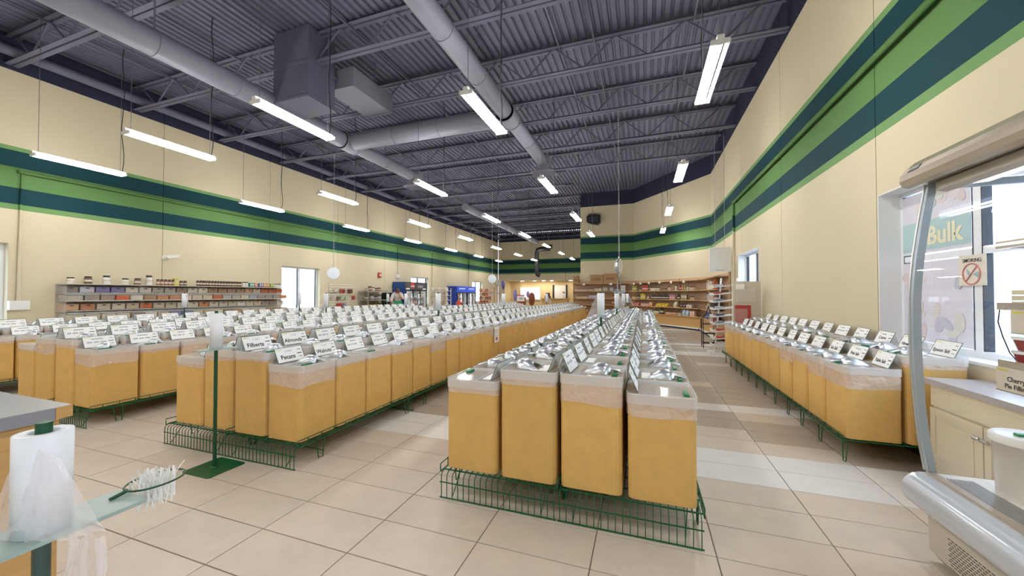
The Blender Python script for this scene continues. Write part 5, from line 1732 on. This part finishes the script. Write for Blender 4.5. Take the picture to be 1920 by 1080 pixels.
MB().lathe([(0.03, 0), (0.035, 0.03), (0.0, 0.05)], 8, (-6.4, YF + 1.58, 1.0), 'y').build('door_handle', M_steel, d)
t = thing('service_counter', 'wooden service counter in the back room opening', 'counter', (-6.3, YF - 2.0, 0))
MB().box(-1.1, 0.9, 0, 0.6, 0, 0.98).build('body', M_wood, t)
MB().box(-1.2, 1.0, -0.08, 0.66, 0.98, 1.03).build('counter_top', M_wood, t)
for k, x in enumerate((-9.9, -8.8, -8.0, -7.3, -5.7)):
    g = thing('downlight', 'round ceiling downlight in the back room, %s from left' % ORD[k], 'light', (x, YF + 0.9, 2.5), 0, 'back room downlights')
    MB().lathe([(0.16, -0.012), (0.17, 0.0)], 16).build('ring', M_white, g)
    MB().lathe([(0.0, -0.018), (0.14, -0.014)], 16).build('lens', mat('downlight_lens', '#fff2dc', 0.5, emit=40), g)
g = thing('register', 'dark cash register on the back room counter', 'register', (-7.0, YF - 1.7, 1.031))
MB().prism([(-0.2, 0), (0.2, 0), (0.2, 0.12), (-0.1, 0.2), (-0.2, 0.2)], -0.2, 0.2, 'x').build('register_body', M_black, g)
MB().box(-0.16, 0.16, -0.02, 0.0, 0.2, 0.42).build('screen', M_dark, g)
g = thing('flower_vase', 'dark red flowers in a vase on the back room counter', 'vase', (-5.75, YF - 1.7, 1.031))
MB().lathe([(0.05, 0), (0.08, 0.1), (0.04, 0.22), (0.05, 0.25)], 10).build('vase', M_white, g)
for k in range(5):
    a = k * 1.26
    MB().lathe([(0.0, 0.36), (0.05, 0.4), (0.0, 0.45)], 8, (0.07 * math.cos(a), 0.07 * math.sin(a), 0.02 * k)).build('flower', mat('flower_red', '#8f3a44', 0.6), g)

# ------------------------------------------------------------------ the shopper in the left aisle
SKIN = mat('skin', '#b98468', 0.55, noise=0.06, nscale=20)

def skinned(name, verts, edges, radii, m, parent, root=0, sub=2):
    me = bpy.data.meshes.new(name)
    me.from_pydata(verts, edges, [])
    o = obj(name, me, parent)
    md = o.modifiers.new('skin', 'SKIN')
    md.use_smooth_shade = True
    sk = me.skin_vertices[0].data
    for i, r in enumerate(radii):
        sk[i].radius = (r, r) if not isinstance(r, tuple) else r
        sk[i].use_root = i == root
    sb = o.modifiers.new('subdivision', 'SUBSURF')
    sb.levels = sub
    sb.render_levels = sub
    me.materials.append(m)
    return o

t = thing('person', 'person in a white top and green apron bending over the bins, hand raised to face', 'person', (-10.35, 14.05, 0), math.radians(35))
# local frame: facing -y, leaning forward
V = [(0, 0.02, 0.95), (0, -0.02, 1.12), (0, -0.12, 1.30), (0, -0.2, 1.40), (0, -0.25, 1.455), (0, -0.29, 1.50), (0, -0.33, 1.53),
     (0.10, 0.02, 0.90), (0.10, 0.0, 0.50), (0.11, 0.03, 0.09), (0.11, -0.12, 0.04),
     (-0.10, 0.02, 0.90), (-0.10, 0.0, 0.50), (-0.11, 0.03, 0.09), (-0.11, -0.12, 0.04),
     (0.18, -0.18, 1.34), (0.24, -0.3, 1.12), (0.10, -0.42, 1.28), (0.06, -0.43, 1.36),
     (-0.18, -0.18, 1.34), (-0.25, -0.26, 1.10), (-0.2, -0.45, 0.98), (-0.18, -0.52, 0.96)]
Eg = [(0, 1), (1, 2), (2, 3), (3, 4), (4, 5), (5, 6), (0, 7), (7, 8), (8, 9), (9, 10), (0, 11), (11, 12), (12, 13), (13, 14), (3, 15), (15, 16), (16, 17), (17, 18), (3, 19), (19, 20), (20, 21), (21, 22)]
Rd = [0.13, 0.12, 0.13, 0.085, 0.05, 0.085, 0.075, 0.085, 0.06, 0.045, 0.04, 0.085, 0.06, 0.045, 0.04, 0.06, 0.045, 0.035, 0.03, 0.06, 0.045, 0.035, 0.03]
body = skinned('body', V, Eg, Rd, SKIN, t)
for side, (bx, by, bz), d in ((1, (0.06, -0.43, 1.36), (0, 0.25, 1)), (-1, (-0.18, -0.52, 0.96), (0, -1, -0.25))):
    dv_ = Vector(d).normalized()
    for k in range(5):
        off = (k - 2) * 0.019
        L = (0.05, 0.075, 0.082, 0.076, 0.06)[k]
        a = Vector((bx + off * 0.8, by, bz)) + dv_ * 0.03
        c = a + dv_ * L * 0.55 + Vector((off * (1.5 if k else 2.5), 0, 0))
        e = c + dv_ * L * 0.45 + Vector((0, 0.012 * side, -0.006))
        skinned('finger', [a - dv_ * 0.03, a, c, e], [(0, 1), (1, 2), (2, 3)], [0.010, 0.0095, 0.0085, 0.007], SKIN, t, 0, 1)
SV = [(0, 0.02, 0.93), (0, -0.02, 1.12), (0, -0.12, 1.30), (0, -0.2, 1.395), (0.18, -0.18, 1.34), (0.235, -0.29, 1.14), (0.17, -0.36, 1.2), (-0.18, -0.18, 1.34), (-0.25, -0.26, 1.10), (-0.22, -0.38, 1.03)]
skinned('shirt', SV, [(0, 1), (1, 2), (2, 3), (3, 4), (4, 5), (5, 6), (3, 7), (7, 8), (8, 9)], [0.165, 0.155, 0.165, 0.10, 0.085, 0.068, 0.055, 0.085, 0.068, 0.055], mat('shirt_white', '#e0d8d4', 0.7, noise=0.05, nscale=12), t)
skinned('trousers', [(0, 0.02, 0.93), (0.10, 0.02, 0.86), (0.10, 0.0, 0.50), (0.11, 0.03, 0.1), (-0.10, 0.02, 0.86), (-0.10, 0.0, 0.50), (-0.11, 0.03, 0.1)], [(0, 1), (1, 2), (2, 3), (0, 4), (4, 5), (5, 6)], [0.15, 0.11, 0.085, 0.075, 0.11, 0.085, 0.075], mat('trousers_dark', '#2c2f38', 0.8), t)
MB().prism([(-0.19, 0.45), (0.19, 0.45), (0.21, 0.95), (0.17, 1.06), (-0.17, 1.06), (-0.21, 0.95)], -0.205, -0.19).build('apron', mat('apron_green', '#2f9a5f', 0.7, noise=0.1, nscale=10), t)
MB().lathe([(0.178, 0.985), (0.185, 1.0), (0.185, 1.04), (0.178, 1.055)], 18, (0, 0.0, 0), caps=False).build('apron_tie', mat('apron_green'), t)
MB().lathe([(0.0, 0.10), (0.06, 0.085), (0.097, 0.03), (0.10, -0.03), (0.08, -0.08)], 16, (0, -0.285, 1.50)).build('hair', mat('hair_brown', '#4c3024', 0.6, noise=0.25, nscale=40), t)
for s in (-1, 1):
    MB().lathe([(0.0, -0.008), (0.009, 0.0), (0.0, 0.008)], 8, (s * 0.03, -0.382, 1.495)).build('eye', M_black, t)
MB().lathe([(0.004, 0.03), (0.014, 0.0), (0.0, -0.006)], 8, (0, -0.392, 1.465)).build('nose', SKIN, t)
MB().box(-0.022, 0.022, -0.372, -0.366, 1.432, 1.438).build('mouth', mat('lips', '#8a4a44', 0.5), t)
for s in (-1, 1):
    MB().lathe([(0.0, -0.028), (0.014, 0.0), (0.0, 0.028)], 8, (s * 0.088, -0.29, 1.485)).build('ear', SKIN, t)
    MB().rbox(0.09, 0.26, 0.0, 0.06, 0.03, 3, (s * 0.11, -0.05)).build('shoe', M_black, t)
